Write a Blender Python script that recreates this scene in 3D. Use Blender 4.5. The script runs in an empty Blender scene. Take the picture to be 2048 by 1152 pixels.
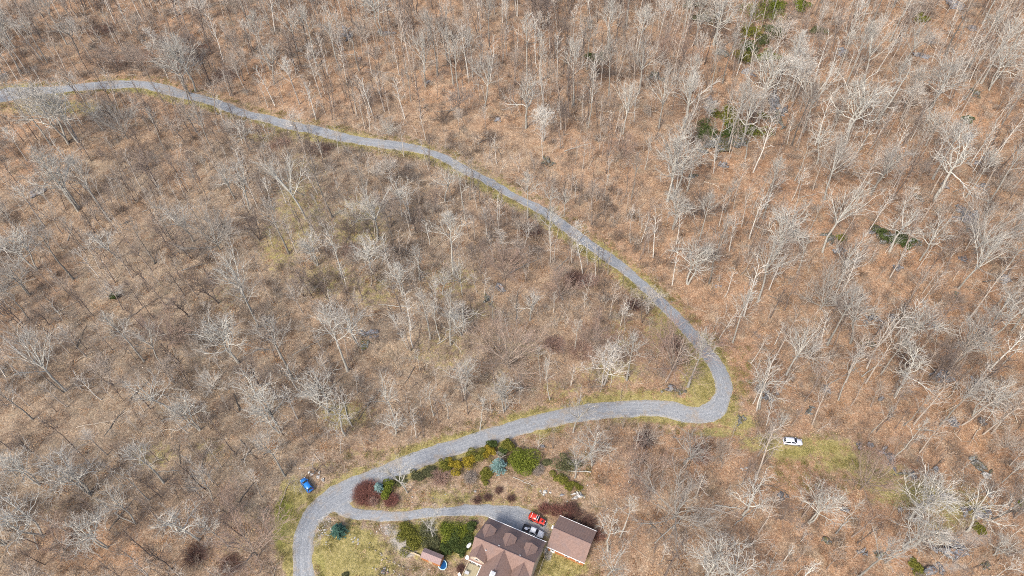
import bpy, bmesh, math, random
import numpy as np
from mathutils import Vector, Matrix
R = math.radians
rnd = random.Random(11)
rng = np.random.default_rng(5)
scene = bpy.context.scene
COL = scene.collection

# ------------------------------------------------------------------ camera
F = 1365.0; CAMH = 159.0                       # focal length in pixels of a 2048 wide frame, height above ground
_d = np.array([46., -1164., -1365.]); _d /= np.linalg.norm(_d)
_up = -_d
_fw = np.array([0, 0, -1.]); _Y = _fw - np.dot(_fw, _up) * _up; _Y /= np.linalg.norm(_Y)
_X = np.cross(_Y, _up)
CM = np.array([_X, _Y, _up])                   # camera to world rotation
cam = bpy.data.objects.new('camera', bpy.data.cameras.new('camera'))
COL.objects.link(cam)
cam.matrix_world = Matrix(((*CM[0], 0), (*CM[1], 0), (*CM[2], CAMH), (0, 0, 0, 1)))
cam.data.sensor_width = 36; cam.data.lens = 36 * F / 2048
cam.data.clip_end = 9000
scene.camera = cam

# ------------------------------------------------------------------ light: bright overcast, soft sun from the lower left
SUN_EL, SUN_AZ = 48, 215                       # azimuth clockwise from +Y: the sun stands behind and left of the camera
w = bpy.data.worlds.new('World'); scene.world = w; w.use_nodes = True
nt = w.node_tree
bg = nt.nodes['Background']
sky = nt.nodes.new('ShaderNodeTexSky'); sky.sky_type = 'NISHITA'; sky.sun_disc = False
sky.sun_elevation = R(SUN_EL); sky.sun_rotation = R(SUN_AZ)
sky.dust_density = 4; sky.air_density = 1.0; sky.ozone_density = 1.0
nt.links.new(sky.outputs[0], bg.inputs[0]); bg.inputs[1].default_value = 0.135
sl = bpy.data.lights.new('sun', 'SUN'); sl.energy = 1.6; sl.angle = R(10); sl.color = (1, .95, .88)
so = bpy.data.objects.new('sun', sl); COL.objects.link(so)
so.rotation_euler = (R(90 - SUN_EL), 0, R(180 - SUN_AZ))
scene.view_settings.view_transform = 'Standard'; scene.view_settings.look = 'None'
scene.view_settings.gamma = 1; scene.view_settings.use_curve_mapping = False
scene.view_settings.exposure = 1.07
scene.cycles.use_denoising = False; scene.cycles.filter_width = 1.0; scene.cycles.use_adaptive_sampling = False
scene.cycles.max_bounces = 4; scene.cycles.diffuse_bounces = 2; scene.cycles.transparent_max_bounces = 4

# ------------------------------------------------------------------ terrain and pixel to ground
HOUSE = np.array([-2., 53.])
def terrain(x, y):
    x = np.asarray(x, float); y = np.asarray(y, float)
    h = (1.6 * np.sin(x / 31 + .7) * np.sin(y / 37 + 1.1) + 1.1 * np.sin(x / 17 - y / 23 + 2) + .6 * np.sin(x / 9.5 + y / 11)
         + .35 * np.sin(x / 5.1 - y / 6.3 + 1) + .9 * np.sin((x + 1.6 * y) / 26))
    d = np.hypot(x - HOUSE[0], (y - HOUSE[1]))
    k = np.clip((d - 26) / 30, 0, 1); k = k * k * (3 - 2 * k)
    far = np.clip((np.hypot(x, y - 170) - 500) / 600, 0, 1)
    return h * k * (1 - far)
def at0(px, py, z=0.):
    r = CM @ np.array([px - 1024, -(py - 576), -F]); t = (z - CAMH) / r[2]
    return r[0] * t, r[1] * t
def at(px, py, dz=0.):
    z = 0.
    for _ in range(8):
        x, y = at0(px, py, z + dz); z = float(terrain(x, y))
    return Vector((x, y, z + dz))
def proj(x, y, z):
    c = CM.T @ np.array([x, y, z - CAMH])
    return 1024 + F * c[0] / -c[2], 576 - F * c[1] / -c[2]
def projv(P):
    c = (P - np.array([0, 0, CAMH])) @ CM
    return np.stack([1024 + F * c[:, 0] / -c[:, 2], 576 - F * c[:, 1] / -c[:, 2]], 1)

# ------------------------------------------------------------------ material helpers
class NB:
    def __init__(s, name):
        s.m = bpy.data.materials.new(name); s.m.use_nodes = True; s.t = s.m.node_tree; s.p = s.t.nodes['Principled BSDF']
        s.p.inputs['Roughness'].default_value = .9
        s.p.inputs['Specular IOR Level'].default_value = .2
    def n(s, t, **k):
        q = s.t.nodes.new(t)
        for a, b in k.items(): setattr(q, a, b)
        return q
    def lk(s, a, b): s.t.links.new(a, b)
    def setin(s, sock, v):
        if isinstance(v, bpy.types.NodeSocket): s.lk(v, sock)
        elif isinstance(v, (tuple, list)) and len(v) == 3 and sock.type == 'RGBA': sock.default_value = (*v, 1)
        else: sock.default_value = v
    def obj(s): return s.n('ShaderNodeTexCoord').outputs['Object']
    def geo(s): return s.n('ShaderNodeNewGeometry').outputs['Position']
    def noise(s, vec, scale, detail=3, rough=.6):
        q = s.n('ShaderNodeTexNoise'); s.lk(vec, q.inputs['Vector'])
        q.inputs['Scale'].default_value = scale; q.inputs['Detail'].default_value = detail; q.inputs['Roughness'].default_value = rough
        return q.outputs['Fac']
    def voro(s, vec, scale):
        q = s.n('ShaderNodeTexVoronoi'); s.lk(vec, q.inputs['Vector']); q.inputs['Scale'].default_value = scale
        sp = s.n('ShaderNodeSeparateColor'); s.lk(q.outputs['Color'], sp.inputs[0])
        return sp.outputs[0], sp.outputs[1], q.outputs['Distance']
    def ramp(s, f, stops):
        q = s.n('ShaderNodeValToRGB'); s.lk(f, q.inputs[0]); e = q.color_ramp.elements
        while len(e) < len(stops): e.new(.5)
        for k, (p, c) in zip(e, stops): k.position = p; k.color = (*c, 1) if len(c) == 3 else c
        return q.outputs[0]
    def rng(s, f, a, b, c=0., d=1.):
        q = s.n('ShaderNodeMapRange'); s.setin(q.inputs[0], f)
        for i, v in enumerate((a, b, c, d)): q.inputs[i + 1].default_value = v
        return q.outputs[0]
    def mix(s, f, a, b, mode='MIX'):
        q = s.n('ShaderNodeMix', data_type='RGBA', blend_type=mode)
        s.setin(q.inputs[0], f); s.setin(q.inputs[6], a); s.setin(q.inputs[7], b); return q.outputs[2]
    def math(s, op, a, b=0.):
        q = s.n('ShaderNodeMath', operation=op); s.setin(q.inputs[0], a); s.setin(q.inputs[1], b); return q.outputs[0]
    def attr(s, name, kind='GEOMETRY'):
        return s.n('ShaderNodeAttribute', attribute_name=name, attribute_type=kind).outputs['Fac']
    def rand(s): return s.n('ShaderNodeObjectInfo').outputs['Random']
    def col(s, c): s.setin(s.p.inputs['Base Color'], c)
    def bump(s, f, st, dist=.1):
        q = s.n('ShaderNodeBump'); s.lk(f, q.inputs['Height']); q.inputs['Strength'].default_value = st; q.inputs['Distance'].default_value = dist
        s.lk(q.outputs[0], s.p.inputs['Normal'])
def simple(name, c, rough=.6, metal=0., spec=.3, var=.12, scale=3.):
    b = NB(name); v = b.noise(b.obj(), scale, 4)
    b.col(b.mix(b.rng(v, .3, .7), tuple(x * (1 - var) for x in c), tuple(min(1, x * (1 + var)) for x in c)))
    b.p.inputs['Roughness'].default_value = rough; b.p.inputs['Metallic'].default_value = metal; b.p.inputs['Specular IOR Level'].default_value = spec
    return b.m

def ground_mat():
    b = NB('leaf_litter'); P = b.geo()
    r1, r2, dist = b.voro(P, 2.6)
    r3, r4, d3 = b.voro(P, 5.5)
    n1 = b.noise(P, 1.1, 5, .7); n2 = b.noise(P, .09, 4, .6); n3 = b.noise(P, .33, 5, .65); n4 = b.noise(P, 4.0, 3, .8)
    big = b.noise(P, .028, 3, .5)
    orange = b.mix(b.rng(n2, .35, .65), (.325, .175, .10), (.385, .23, .14))
    beige = b.mix(b.rng(n3, .35, .65), (.225, .18, .132), (.32, .262, .20))
    east = b.attr('orange')
    c = b.mix(b.math('ADD', east, b.rng(big, .35, .65, -.25, .3)), beige, orange)
    c = b.mix(b.rng(n3, .47, .66, 0, .75), c, (.15, .09, .06)); c = b.mix(b.rng(b.noise(P, .19, 5, .7), .52, .66, 0, .6), c, (.42, .33, .235)); c = b.mix(b.rng(b.noise(P, .14, 4, .7), .55, .66, 0, .6), c, (.19, .165, .12))          # damp leaf drifts
    c = b.mix(b.rng(r1, .0, 1, 0, .42), c, b.ramp(r2, [(0, (.10, .055, .03)), (.4, (.28, .175, .105)), (.75, (.46, .32, .205)), (1, (.66, .54, .40))]))
    c = b.mix(b.rng(r3, .0, 1, 0, .35), c, b.ramp(r4, [(0, (.07, .045, .025)), (.45, (.28, .195, .11)), (.8, (.48, .36, .23)), (1, (.70, .59, .43))]))
    c = b.mix(b.rng(n4, .56, .70, 0, .7), c, (.06, .038, .024)); c = b.mix(b.math('MULTIPLY', east, b.rng(b.noise(P, .11, 6, .8), .60, .68, 0, .75)), c, b.mix(b.rng(n4, .4, .65), (.20, .20, .205), (.07, .068, .065)))
    # verges, lawns and grassy clearings
    g = b.attr('grass')
    gm = b.rng(b.math('ADD', g, b.rng(b.noise(P, .8, 5, .7), .3, .7, -.35, .35)), .32, .68)
    gc = b.ramp(b.noise(P, 1.6, 5, .75), [(.3, (.16, .14, .045)), (.48, (.275, .235, .09)), (.62, (.36, .30, .135)), (.75, (.46, .38, .21))])
    lush = b.attr('lush')
    gl = b.ramp(b.noise(P, 2.4, 5, .75), [(.3, (.09, .10, .02)), (.5, (.18, .19, .04)), (.7, (.28, .26, .07))])
    gc = b.mix(b.rng(lush, .2, .8), gc, gl)
    gc = b.mix(b.rng(r3, 0, 1, 0, .18), gc, b.ramp(r4, [(0, (.07, .065, .02)), (.6, (.28, .23, .10)), (1, (.5, .40, .24))]))
    c = b.mix(gm, c, gc)
    st = b.attr('gravel')
    gr = b.ramp(b.noise(P, 3.5, 4, .8), [(.3, (.22, .20, .18)), (.55, (.36, .33, .29)), (.75, (.52, .48, .43))])
    c = b.mix(b.rng(b.math('ADD', st, b.rng(n1, .3, .7, -.25, .25)), .3, .7), c, gr)
    b.col(c); b.p.inputs['Roughness'].default_value = 1; b.p.inputs['Specular IOR Level'].default_value = .05
    hh = b.math('ADD', b.math('MULTIPLY', n4, .5), b.math('ADD', n1, b.math('MULTIPLY', r1, .35)))
    b.bump(hh, .9, .35)
    return b.m
def gravel_mat():
    b = NB('grey_gravel'); P = b.geo(); lat = b.attr('lat'); 
    r1, r2, d = b.voro(P, 6)
    n = b.noise(P, .5, 5, .7); n2 = b.noise(P, 2.5, 4, .8)
    uv = b.n('ShaderNodeCombineXYZ'); b.lk(b.math('MULTIPLY', lat, 7.), uv.inputs[0]); b.lk(b.math('MULTIPLY', b.attr('along'), .05), uv.inputs[1])
    streak = b.noise(uv.outputs[0], 1.6, 4, .7)
    c = b.mix(b.rng(streak, .35, .65), (.145, .158, .172), (.285, .30, .318))
    c = b.mix(b.rng(n, .4, .7, 0, .6), c, (.24, .25, .255))
    al = b.math('ABSOLUTE', lat)
    tr = b.math('ABSOLUTE', b.math('SUBTRACT', al, .45))
    c = b.mix(b.rng(tr, .0, .16, .5, 0), c, (.17, .18, .195))
    edge = b.rng(b.math('ADD', al, b.rng(n2, .3, .7, -.15, .15)), .66, .98)
    c = b.mix(b.math('MULTIPLY', edge, .8), c, b.mix(b.rng(n2, .4, .6), (.38, .36, .32), (.22, .185, .125)))
    c = b.mix(b.rng(r1, 0, 1, 0, .4), c, b.ramp(r2, [(0, (.11, .115, .12)), (.5, (.28, .29, .29)), (1, (.58, .57, .55))]))
    c = b.mix(b.rng(b.math('ADD', b.noise(P, .22, 6, .8), b.math('MULTIPLY', al, .06)), .54, .66, 0, .55), c, b.mix(b.rng(n2, .4, .6), (.20, .15, .10), (.36, .29, .21)))
    c = b.mix(b.rng(b.noise(P, 1.1, 5, .8), .58, .66, 0, .45), c, (.12, .125, .13))
    b.col(c); b.p.inputs['Roughness'].default_value = .95; b.bump(n2, .6, .1)
    return b.m
def bark_mat(name, lim, twig, lim2, twig2):
    b = NB(name); P = b.obj()
    t = b.attr('tint', 'OBJECT'); lv = b.attr('lv')
    n = b.noise(P, 1.2, 4, .7); n2 = b.noise(P, 6, 3, .8)
    L = b.mix(t, lim, lim2); T = b.mix(t, twig, twig2)
    B = b.mix(t, tuple(x * .45 for x in lim), tuple(x * .78 for x in lim2))
    c = b.mix(b.rng(lv, 0, .2), B, b.mix(b.rng(lv, .25, 1), L, T))
    c = b.mix(b.rng(n, .45, .75, 0, .45), c, tuple(x * .5 for x in lim))
    c = b.mix(b.rng(n2, .55, .75, 0, .3), c, tuple(min(.8, x * 1.25) for x in lim2))
    b.col(c); b.p.inputs['Roughness'].default_value = .95
    return b.m
def rock_mat(name, base, light, moss):
    b = NB(name); P = b.geo(); G = b.n('ShaderNodeNewGeometry')
    n = b.noise(P, .9, 6, .75); n2 = b.noise(P, 3.2, 5, .75); n4 = b.noise(P, 1.7, 5, .8)
    c = b.mix(b.rng(n, .38, .62), base, light)
    c = b.mix(b.rng(n2, .50, .60, 0, .85), c, tuple(x * .28 for x in base))
    vz = b.n('ShaderNodeTexVoronoi', feature='DISTANCE_TO_EDGE'); b.lk(P, vz.inputs['Vector']); vz.inputs['Scale'].default_value = .8
    c = b.mix(b.rng(vz.outputs['Distance'], 0, .06, .8, 0), c, (.02, .018, .016))
    sp = b.n('ShaderNodeSeparateXYZ'); b.lk(G.outputs['Normal'], sp.inputs[0])
    up = b.rng(sp.outputs[2], .55, .9)
    if moss:
        m = b.rng(b.math('ADD', n4, b.math('MULTIPLY', up, .08)), .52, .60)
        c = b.mix(m, c, b.ramp(n2, [(.35, (.03, .034, .01)), (.65, (.13, .12, .035))]))
    lf = b.rng(b.math('ADD', b.noise(P, 1.4, 6, .8), b.math('MULTIPLY', up, .06)), .56 if not moss else .60, .64)
    if light[0] < .5: c = b.mix(lf, c, b.ramp(n2, [(.35, (.12, .065, .035)), (.6, (.36, .22, .13))]))
    b.col(c); b.bump(n2, .9, .2)
    return b.m
M = {}
M['ground'] = ground_mat(); M['gravel'] = gravel_mat()
M['bark'] = bark_mat('grey_bark', (.19, .17, .15), (.24, .20, .17), (.53, .515, .455), (.47, .44, .385))
M['bark_red'] = bark_mat('reddish_twigs', (.26, .21, .17), (.34, .22, .175), (.36, .30, .24), (.40, .29, .23))
M['rock'] = rock_mat('grey_rock', (.13, .13, .135), (.34, .35, .37), 0)
M['rock_moss'] = rock_mat('mossy_rock', (.10, .10, .10), (.30, .31, .31), 1)
M['rock_pale'] = rock_mat('pale_stone', (.38, .36, .33), (.66, .64, .60), 0)

# ------------------------------------------------------------------ object helpers
def tag(o, label=None, cat=None, group=None, kind=None):
    if label: o['label'] = label
    if cat: o['category'] = cat
    if group: o['group'] = group
    if kind: o['kind'] = kind
    return o
def empty(name, loc, rz=0., label=None, cat=None, group=None):
    o = bpy.data.objects.new(name, None); COL.objects.link(o); o.location = loc; o.rotation_euler = (0, 0, rz)
    o.empty_display_size = .5
    return tag(o, label, cat, group)
def link(name, me, parent=None, mat=None):
    o = bpy.data.objects.new(name, me); COL.objects.link(o); o.parent = parent
    if mat and not me.materials: me.materials.append(mat)
    return o
def mesh_np(name, V, Fq, mat=None, smooth=False, attrs=None):
    """V (n,3), Fq (m,k) array with k = 3 or 4"""
    me = bpy.data.meshes.new(name)
    V = np.asarray(V, np.float32); Fq = np.asarray(Fq, np.int32); k = Fq.shape[1]
    me.vertices.add(len(V)); me.vertices.foreach_set('co', V.ravel())
    me.loops.add(Fq.size); me.loops.foreach_set('vertex_index', Fq.ravel())
    me.polygons.add(len(Fq)); me.polygons.foreach_set('loop_start', np.arange(0, Fq.size, k, dtype=np.int32))
    if smooth: me.polygons.foreach_set('use_smooth', np.ones(len(Fq), bool))
    me.update(calc_edges=True)
    for a, v in (attrs or {}).items():
        at_ = me.attributes.new(a, 'FLOAT', 'POINT'); at_.data.foreach_set('value', np.asarray(v, np.float32))
    if mat: me.materials.append(mat)
    return me
def bm_obj(name, bm, mat, parent=None, smooth=False):
    me = bpy.data.meshes.new(name); bm.normal_update(); bm.to_mesh(me); bm.free()
    if smooth:
        for p in me.polygons: p.use_smooth = True
    me.materials.append(mat)
    o = bpy.data.objects.new(name, me); COL.objects.link(o); o.parent = parent
    return o
def box(bm, c, s, rz=0., bev=0.):
    r = bmesh.ops.create_cube(bm, size=1)
    m = Matrix.Translation(c) @ Matrix.Rotation(rz, 4, 'Z') @ Matrix.Diagonal((*s, 1))
    bmesh.ops.transform(bm, matrix=m, verts=r['verts'])
    if bev: bmesh.ops.bevel(bm, geom=list({e for v in r['verts'] for e in v.link_edges}), offset=bev, segments=2, affect='EDGES')
def cyl(bm, a, b_, r0, r1=None, n=12):
    a = Vector(a); b_ = Vector(b_); d = b_ - a
    q = d.to_track_quat('Z', 'Y').to_matrix().to_4x4()
    bmesh.ops.create_cone(bm, cap_ends=True, segments=n, radius1=r0, radius2=r0 if r1 is None else r1, depth=d.length, matrix=Matrix.Translation((a + b_) / 2) @ q)
def slab(bm, poly, th):
    """planar polygon (3-D points) given thickness th straight down"""
    top = [bm.verts.new(p) for p in poly]; bot = [bm.verts.new(Vector(p) - Vector((0, 0, th))) for p in poly]
    bm.faces.new(top); bm.faces.new(bot[::-1])
    for i in range(len(poly)):
        j = (i + 1) % len(poly); bm.faces.new((top[j], top[i], bot[i], bot[j]))
    bmesh.ops.recalc_face_normals(bm, faces=bm.faces[:])

# ------------------------------------------------------------------ roads
def spline(pts, step):
    """Catmull-Rom through (x,y,w) points, resampled about every step metres"""
    P = np.array(pts, float); P = np.vstack([2 * P[0] - P[1], P, 2 * P[-1] - P[-2]]); out = []
    for i in range(1, len(P) - 2):
        n = max(2, int(np.linalg.norm(P[i + 1, :2] - P[i, :2]) / step))
        for k in range(n):
            t = k / n; a, b_, c, d = P[i - 1:i + 3]
            out.append(.5 * ((2 * b_) + (-a + c) * t + (2 * a - 5 * b_ + 4 * c - d) * t ** 2 + (-a + 3 * b_ - 3 * c + d) * t ** 3))
    out.append(P[-2]); return np.array(out)
UP = [(-150, 215, 9), (-60, 202, 9.4), (0, 191, 9.4), (70, 184, 8.6), (150, 175, 7.6), (240, 169, 6.6), (310, 173, 6.2), (370, 190, 6.0), (440, 209, 5.2), (510, 232, 5.2), (580, 251, 5.4), (660, 268, 5.2), (740, 284, 4.8),
      (820, 296, 4.6), (880, 313, 4.2), (940, 344, 4.0), (1000, 376, 3.8), (1060, 408, 3.8), (1120, 446, 4.1), (1170, 482, 4.4), (1220, 518, 4.2), (1270, 556, 4.1), (1320, 602, 4.2), (1370, 652, 4.3), (1411, 700, 4.5),
      (1438, 742, 4.7), (1447, 780, 4.8), (1436, 810, 5.0), (1408, 830, 5.2), (1360, 832, 4.2)]
LOW = [(1440, 826, 3.0), (1390, 830, 5.0), (1330, 818, 5.6), (1260, 816, 5.6), (1190, 822, 5.6), (1110, 836, 5.4), (1030, 857, 5.2), (950, 882, 5.0), (870, 907, 5.0), (800, 934, 5.2), (735, 961, 5.6), (684, 987, 6.4), (643, 1014, 5.8),
       (617, 1046, 5.0), (606, 1082, 4.9), (605, 1120, 4.8), (611, 1165, 4.8), (624, 1220, 4.8), (650, 1290, 4.8)]
DRV = [(668, 1004, 4.0), (700, 1024, 3.4), (750, 1031, 2.9), (810, 1031, 2.7), (870, 1027, 2.7), (930, 1022, 2.9), (985, 1023, 3.9), (1025, 1035, 6.4), (1060, 1052, 7.6), (1085, 1066, 6.0)]
def world_line(L): return spline([(*at(a, b_)[:2], w_) for a, b_, w_ in L], 1.2)
ROADS = {'upper': world_line(UP), 'lower': world_line(LOW), 'drive': world_line(DRV)}
def road_dist(X, Y, line):
    """signed like distance: distance to the centre line minus half the width there"""
    best = np.full(X.shape, 1e9)
    A = line[::2] if len(line) > 60 else line
    A = np.vstack([A, line[-1:]])
    for a, b_ in zip(A[:-1], A[1:]):
        d = b_[:2] - a[:2]; L2 = max(1e-9, d @ d)
        t = np.clip(((X - a[0]) * d[0] + (Y - a[1]) * d[1]) / L2, 0, 1)
        q = np.hypot(X - a[0] - t * d[0], Y - a[1] - t * d[1]) - (a[2] + (b_[2] - a[2]) * t) / 2
        best = np.minimum(best, q)
    return best
def vnoise(X, Y, s, seed=0):
    """cheap smooth value noise in -1..1"""
    X = X / s; Y = Y / s; xi = np.floor(X).astype(np.int64); yi = np.floor(Y).astype(np.int64); fx = X - xi; fy = Y - yi
    fx = fx * fx * (3 - 2 * fx); fy = fy * fy * (3 - 2 * fy)
    def hsh(a, b_):
        v = (a * 374761393 + b_ * 668265263 + seed * 1442695041) & 0xffffffff
        v = ((v ^ (v >> 13)) * 1274126177) & 0xffffffff
        return ((v ^ (v >> 16)) & 0xffff) / 32767.5 - 1
    return (hsh(xi, yi) * (1 - fx) + hsh(xi + 1, yi) * fx) * (1 - fy) + (hsh(xi, yi + 1) * (1 - fx) + hsh(xi + 1, yi + 1) * fx) * fy

def build_ground():
    def axis(a, b_, st):
        c = list(np.arange(a, b_, st)); lo = []; hi = []; s = st
        p = c[0]
        while p > -4500: s *= 1.35; p -= s; lo.append(p)
        s = st; p = c[-1]
        while p < 4500: s *= 1.35; p += s; hi.append(p)
        return np.array(lo[::-1] + c + hi)
    xs = axis(-270, 262, .85); ys = axis(28, 350, .85)
    X, Y = np.meshgrid(xs, ys); n = X.size
    Z = terrain(X, Y)
    D = {k: road_dist(X.ravel(), Y.ravel(), v).reshape(X.shape) for k, v in ROADS.items()}
    dr = np.minimum(np.minimum(D['upper'], D['lower']), D['drive'])
    wood = np.clip(dr / 4, 0, 1)
    inner = (np.abs(X) < 275) & (Y < 355) & (Y > 25)
    Z = Z + inner * wood * (.16 * vnoise(X, Y, 1.3, 1) + .35 * vnoise(X, Y, 4.5, 2) + .07 * rng.normal(size=X.shape))
    Z = Z + inner * .035 * rng.normal(size=X.shape) * np.clip(dr + .6, 0, 1)
    Z = Z - .10 * np.clip(-dr / .7, 0, 1)
    P = projv(np.stack([X.ravel(), Y.ravel(), Z.ravel()], 1)); px = P[:, 0].reshape(X.shape); py = P[:, 1].reshape(X.shape)
    def blob(cx, cy, rx, ry, amp, soft=.5):
        d = np.hypot((px - cx) / rx, (py - cy) / ry); return amp * np.clip((1.25 - d) / soft, 0, 1)
    grass = np.zeros_like(X); lush = np.zeros_like(X); grav = np.zeros_like(X)
    u = D['upper']; L_ = ROADS['upper'][::3]; jn = np.full(X.shape, 1e9); inner_ = np.zeros_like(X)
    for a_, b__ in zip(L_[:-1], L_[1:]):
        mx, my = (a_[0] + b__[0]) / 2, (a_[1] + b__[1]) / 2; q_ = np.hypot(X - mx, Y - my); s__ = ((b__[0] - a_[0]) * (Y - my) - (b__[1] - a_[1]) * (X - mx)) < 0
        m_ = q_ < jn; jn = np.where(m_, q_, jn); inner_ = np.where(m_, s__, inner_)
    verge = np.clip(1 - (u - .5) / np.where(inner_ > .5, 5.2, 3.2), 0, 1) * (.42 + .34 * inner_ + .5 * vnoise(X, Y, 8, 21)); grass = np.maximum(grass, verge)
    grass = np.maximum(grass, np.clip(1 - (D['lower'] - .3) / 3.2, 0, 1) * (.6 + .5 * vnoise(X, Y, 7, 23)))
    grass = np.maximum(grass, np.clip(1 - (D['drive'] - .2) / 1.6, 0, 1) * .5)
    for a in [(600, 420, 75, 100, .46), (560, 490, 55, 70, .5), (720, 450, 75, 80, .5), (650, 560, 90, 50, .48), (740, 580, 70, 45, .46), (900, 560, 80, 50, .42), (610, 330, 60, 40, .35),
              (960, 620, 60, 35, .35), (880, 700, 90, 60, .4), (1240, 660, 50, 60, .35), (1330, 650, 55, 70, .6), (1230, 745, 90, 36, .5), (1400, 760, 45, 75, .85), (1280, 788, 130, 12, .6), (1120, 780, 60, 22, .45),
              (1050, 700, 50, 40, .3), (450, 600, 60, 40, .3), (310, 910, 60, 40, .42), (420, 900, 60, 35, .35), (690, 830, 70, 40, .6), (1000, 760, 50, 30, .3),
              (1640, 895, 90, 26, .72), (1700, 922, 80, 30, .7), (1760, 952, 80, 30, .66), (1580, 900, 70, 26, .75), (1830, 990, 110, 36, .75), (1920, 1020, 80, 30, .7), (1530, 885, 70, 24, .65), (1660, 930, 60, 24, .5), (120, 215, 160, 22, .6), (560, 275, 120, 14, .5), (1480, 845, 50, 22, .75), (1440, 865, 70, 14, .7), (1850, 990, 90, 40, .65), (1930, 1000, 60, 40, .5), (1900, 1050, 80, 20, .55),
              (590, 985, 34, 36, 1.0), (572, 1055, 28, 80, 1.1), (585, 1120, 26, 50, .9), (700, 1110, 75, 60, 1.5), (655, 1130, 20, 40, 1.0), (760, 1130, 50, 30, .7), (640, 930, 60, 12, .4), (760, 905, 100, 18, .3),
              (900, 995, 80, 22, .55), (980, 1010, 60, 14, .5), (1120, 1125, 60, 36, 1.4), (1060, 985, 60, 26, .35), (870, 1080, 95, 42, 1.3), (900, 1115, 60, 20, .5), (1090, 1140, 30, 20, .8),
              (500, 1020, 60, 40, .25), (470, 1090, 60, 40, .25), (330, 560, 60, 40, .2), (140, 700, 60, 40, .2), (100, 1010, 60, 30, .2)]:
        grass = np.maximum(grass, blob(*a, soft=.8))
    for a in [(566, 1020, 26, 32, .8), (560, 1065, 18, 45, .55), (830, 1070, 36, 30, .95), (930, 1065, 50, 34, 1), (905, 1090, 30, 20, .8), (660, 570, 50, 30, .25), (710, 540, 30, 20, .4), (560, 510, 30, 40, .3), (640, 1140, 16, 40, .45), (1600, 905, 40, 14, .35), (1640, 898, 50, 14, .3)]:
        lush = np.maximum(lush, blob(*a, soft=.7))
    for a in [(800, 1085, 26, 22, .7), (815, 1105, 22, 14, .75), (780, 1060, 24, 16, .6), (1096, 1108, 10, 16, 1.0), (1060, 1062, 55, 18, .7), (650, 1045, 16, 16, .5), (1010, 575, 14, 10, .2), (1940, 1075, 60, 24, .55), (1890, 1135, 70, 16, .5), (1105, 1080, 12, 20, .6), (1480, 800, 14, 20, .35), (632, 1075, 14, 26, .45), (935, 1135, 14, 20, .4)]:
        grav = np.maximum(grav, blob(*a, soft=.7))
    orange = np.clip((px - 700) / 900, 0, 1) * .75 + .2
    orange = np.maximum(orange, np.clip((380 - py - .16 * 0) / 200, 0, 1) * .75)
    for a in [(1500, 150, 300, 200, .95), (60, 300, 80, 90, .8), (200, 1090, 160, 60, .8), (650, 600, 60, 60, .7), (110, 560, 70, 60, .7), (1240, 950, 90, 70, 1), (1250, 1080, 80, 90, .9), (700, 690, 80, 40, .6), (820, 500, 70, 60, .7), (350, 330, 50, 60, .7)]:
        orange = np.maximum(orange, blob(*a, soft=.8))
    # inside the loop of the road the litter is duller
    for a in [(640, 440, 300, 200, .7), (350, 700, 300, 180, .5), (900, 690, 330, 170, .55), (300, 950, 300, 120, .4)]:
        orange = orange - blob(*a, soft=1.0)
    ny, nx = X.shape; I = np.arange(n).reshape(ny, nx)
    Q = np.stack([I[:-1, :-1], I[:-1, 1:], I[1:, 1:], I[1:, :-1]], -1).reshape(-1, 4)
    me = mesh_np('ground', np.stack([X, Y, Z], -1).reshape(-1, 3), Q, M['ground'], True,
                 {'grass': grass.ravel(), 'lush': lush.ravel(), 'gravel': grav.ravel(), 'orange': np.clip(orange, 0, 1).ravel()})
    tag(link('ground', me), kind='structure', label='forest floor of brown fallen leaves with grassy verges and lawn')
build_ground()

def build_road(name, label, line, dz):
    n = len(line); T = np.gradient(line[:, :2], axis=0); T /= np.linalg.norm(T, axis=1)[:, None]; N = np.stack([-T[:, 1], T[:, 0]], 1)
    K = 15; lat = np.linspace(-1, 1, K); s = np.concatenate([[0], np.cumsum(np.linalg.norm(np.diff(line[:, :2], axis=0), axis=1))])
    jl = np.array([vnoise(s, s * 0 + 3.3, q, 5) for q in (1.7, 5., 14.)]).sum(0) * .22
    jr = np.array([vnoise(s, s * 0 + 8.3, q, 9) for q in (1.7, 5., 14.)]).sum(0) * .22
    line = line.copy(); line[:, 2] *= 1 + .12 * vnoise(s, s * 0 + 1.5, 16., 14) + .05 * vnoise(s, s * 0 + 1.5, 6., 15)
    V = np.zeros((n, K, 3)); LA = np.zeros((n, K)); AL = np.zeros((n, K))
    for k, l in enumerate(lat):
        wd = line[:, 2] / 2 * l * 1.06 + (jl * max(0, l) - jr * max(0, -l)) * 1.5
        V[:, k, :2] = line[:, :2] + N * wd[:, None]
        V[:, k, 2] = terrain(V[:, k, 0], V[:, k, 1]) + dz - (.10 if abs(l) > .99 else 0) - (.075 * (.5 + .5 * vnoise(V[:, k, 0], V[:, k, 1], .9, 31)) if abs(l) > .8 else 0) + .03 * math.cos(l * 1.5) - .02 * math.exp(-((abs(l) - .45) / .12) ** 2)
        LA[:, k] = l; AL[:, k] = s
    I = np.arange(n * K).reshape(n, K); Q = np.stack([I[:-1, :-1], I[:-1, 1:], I[1:, 1:], I[1:, :-1]], -1).reshape(-1, 4)[:, ::-1]
    tag(link(name, mesh_np(name, V.reshape(-1, 3), Q, M['gravel'], True, {'lat': LA.ravel(), 'along': AL.ravel()})), kind='structure', label=label)
build_road('gravel_road', 'grey gravel road curving through the wood above the clearing', ROADS['upper'], .030)
build_road('lower_road', 'grey gravel road running past the garden shrubs', ROADS['lower'], .042)
build_road('driveway', 'gravel driveway leading to the brown roofed house', ROADS['drive'], .018)

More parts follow.
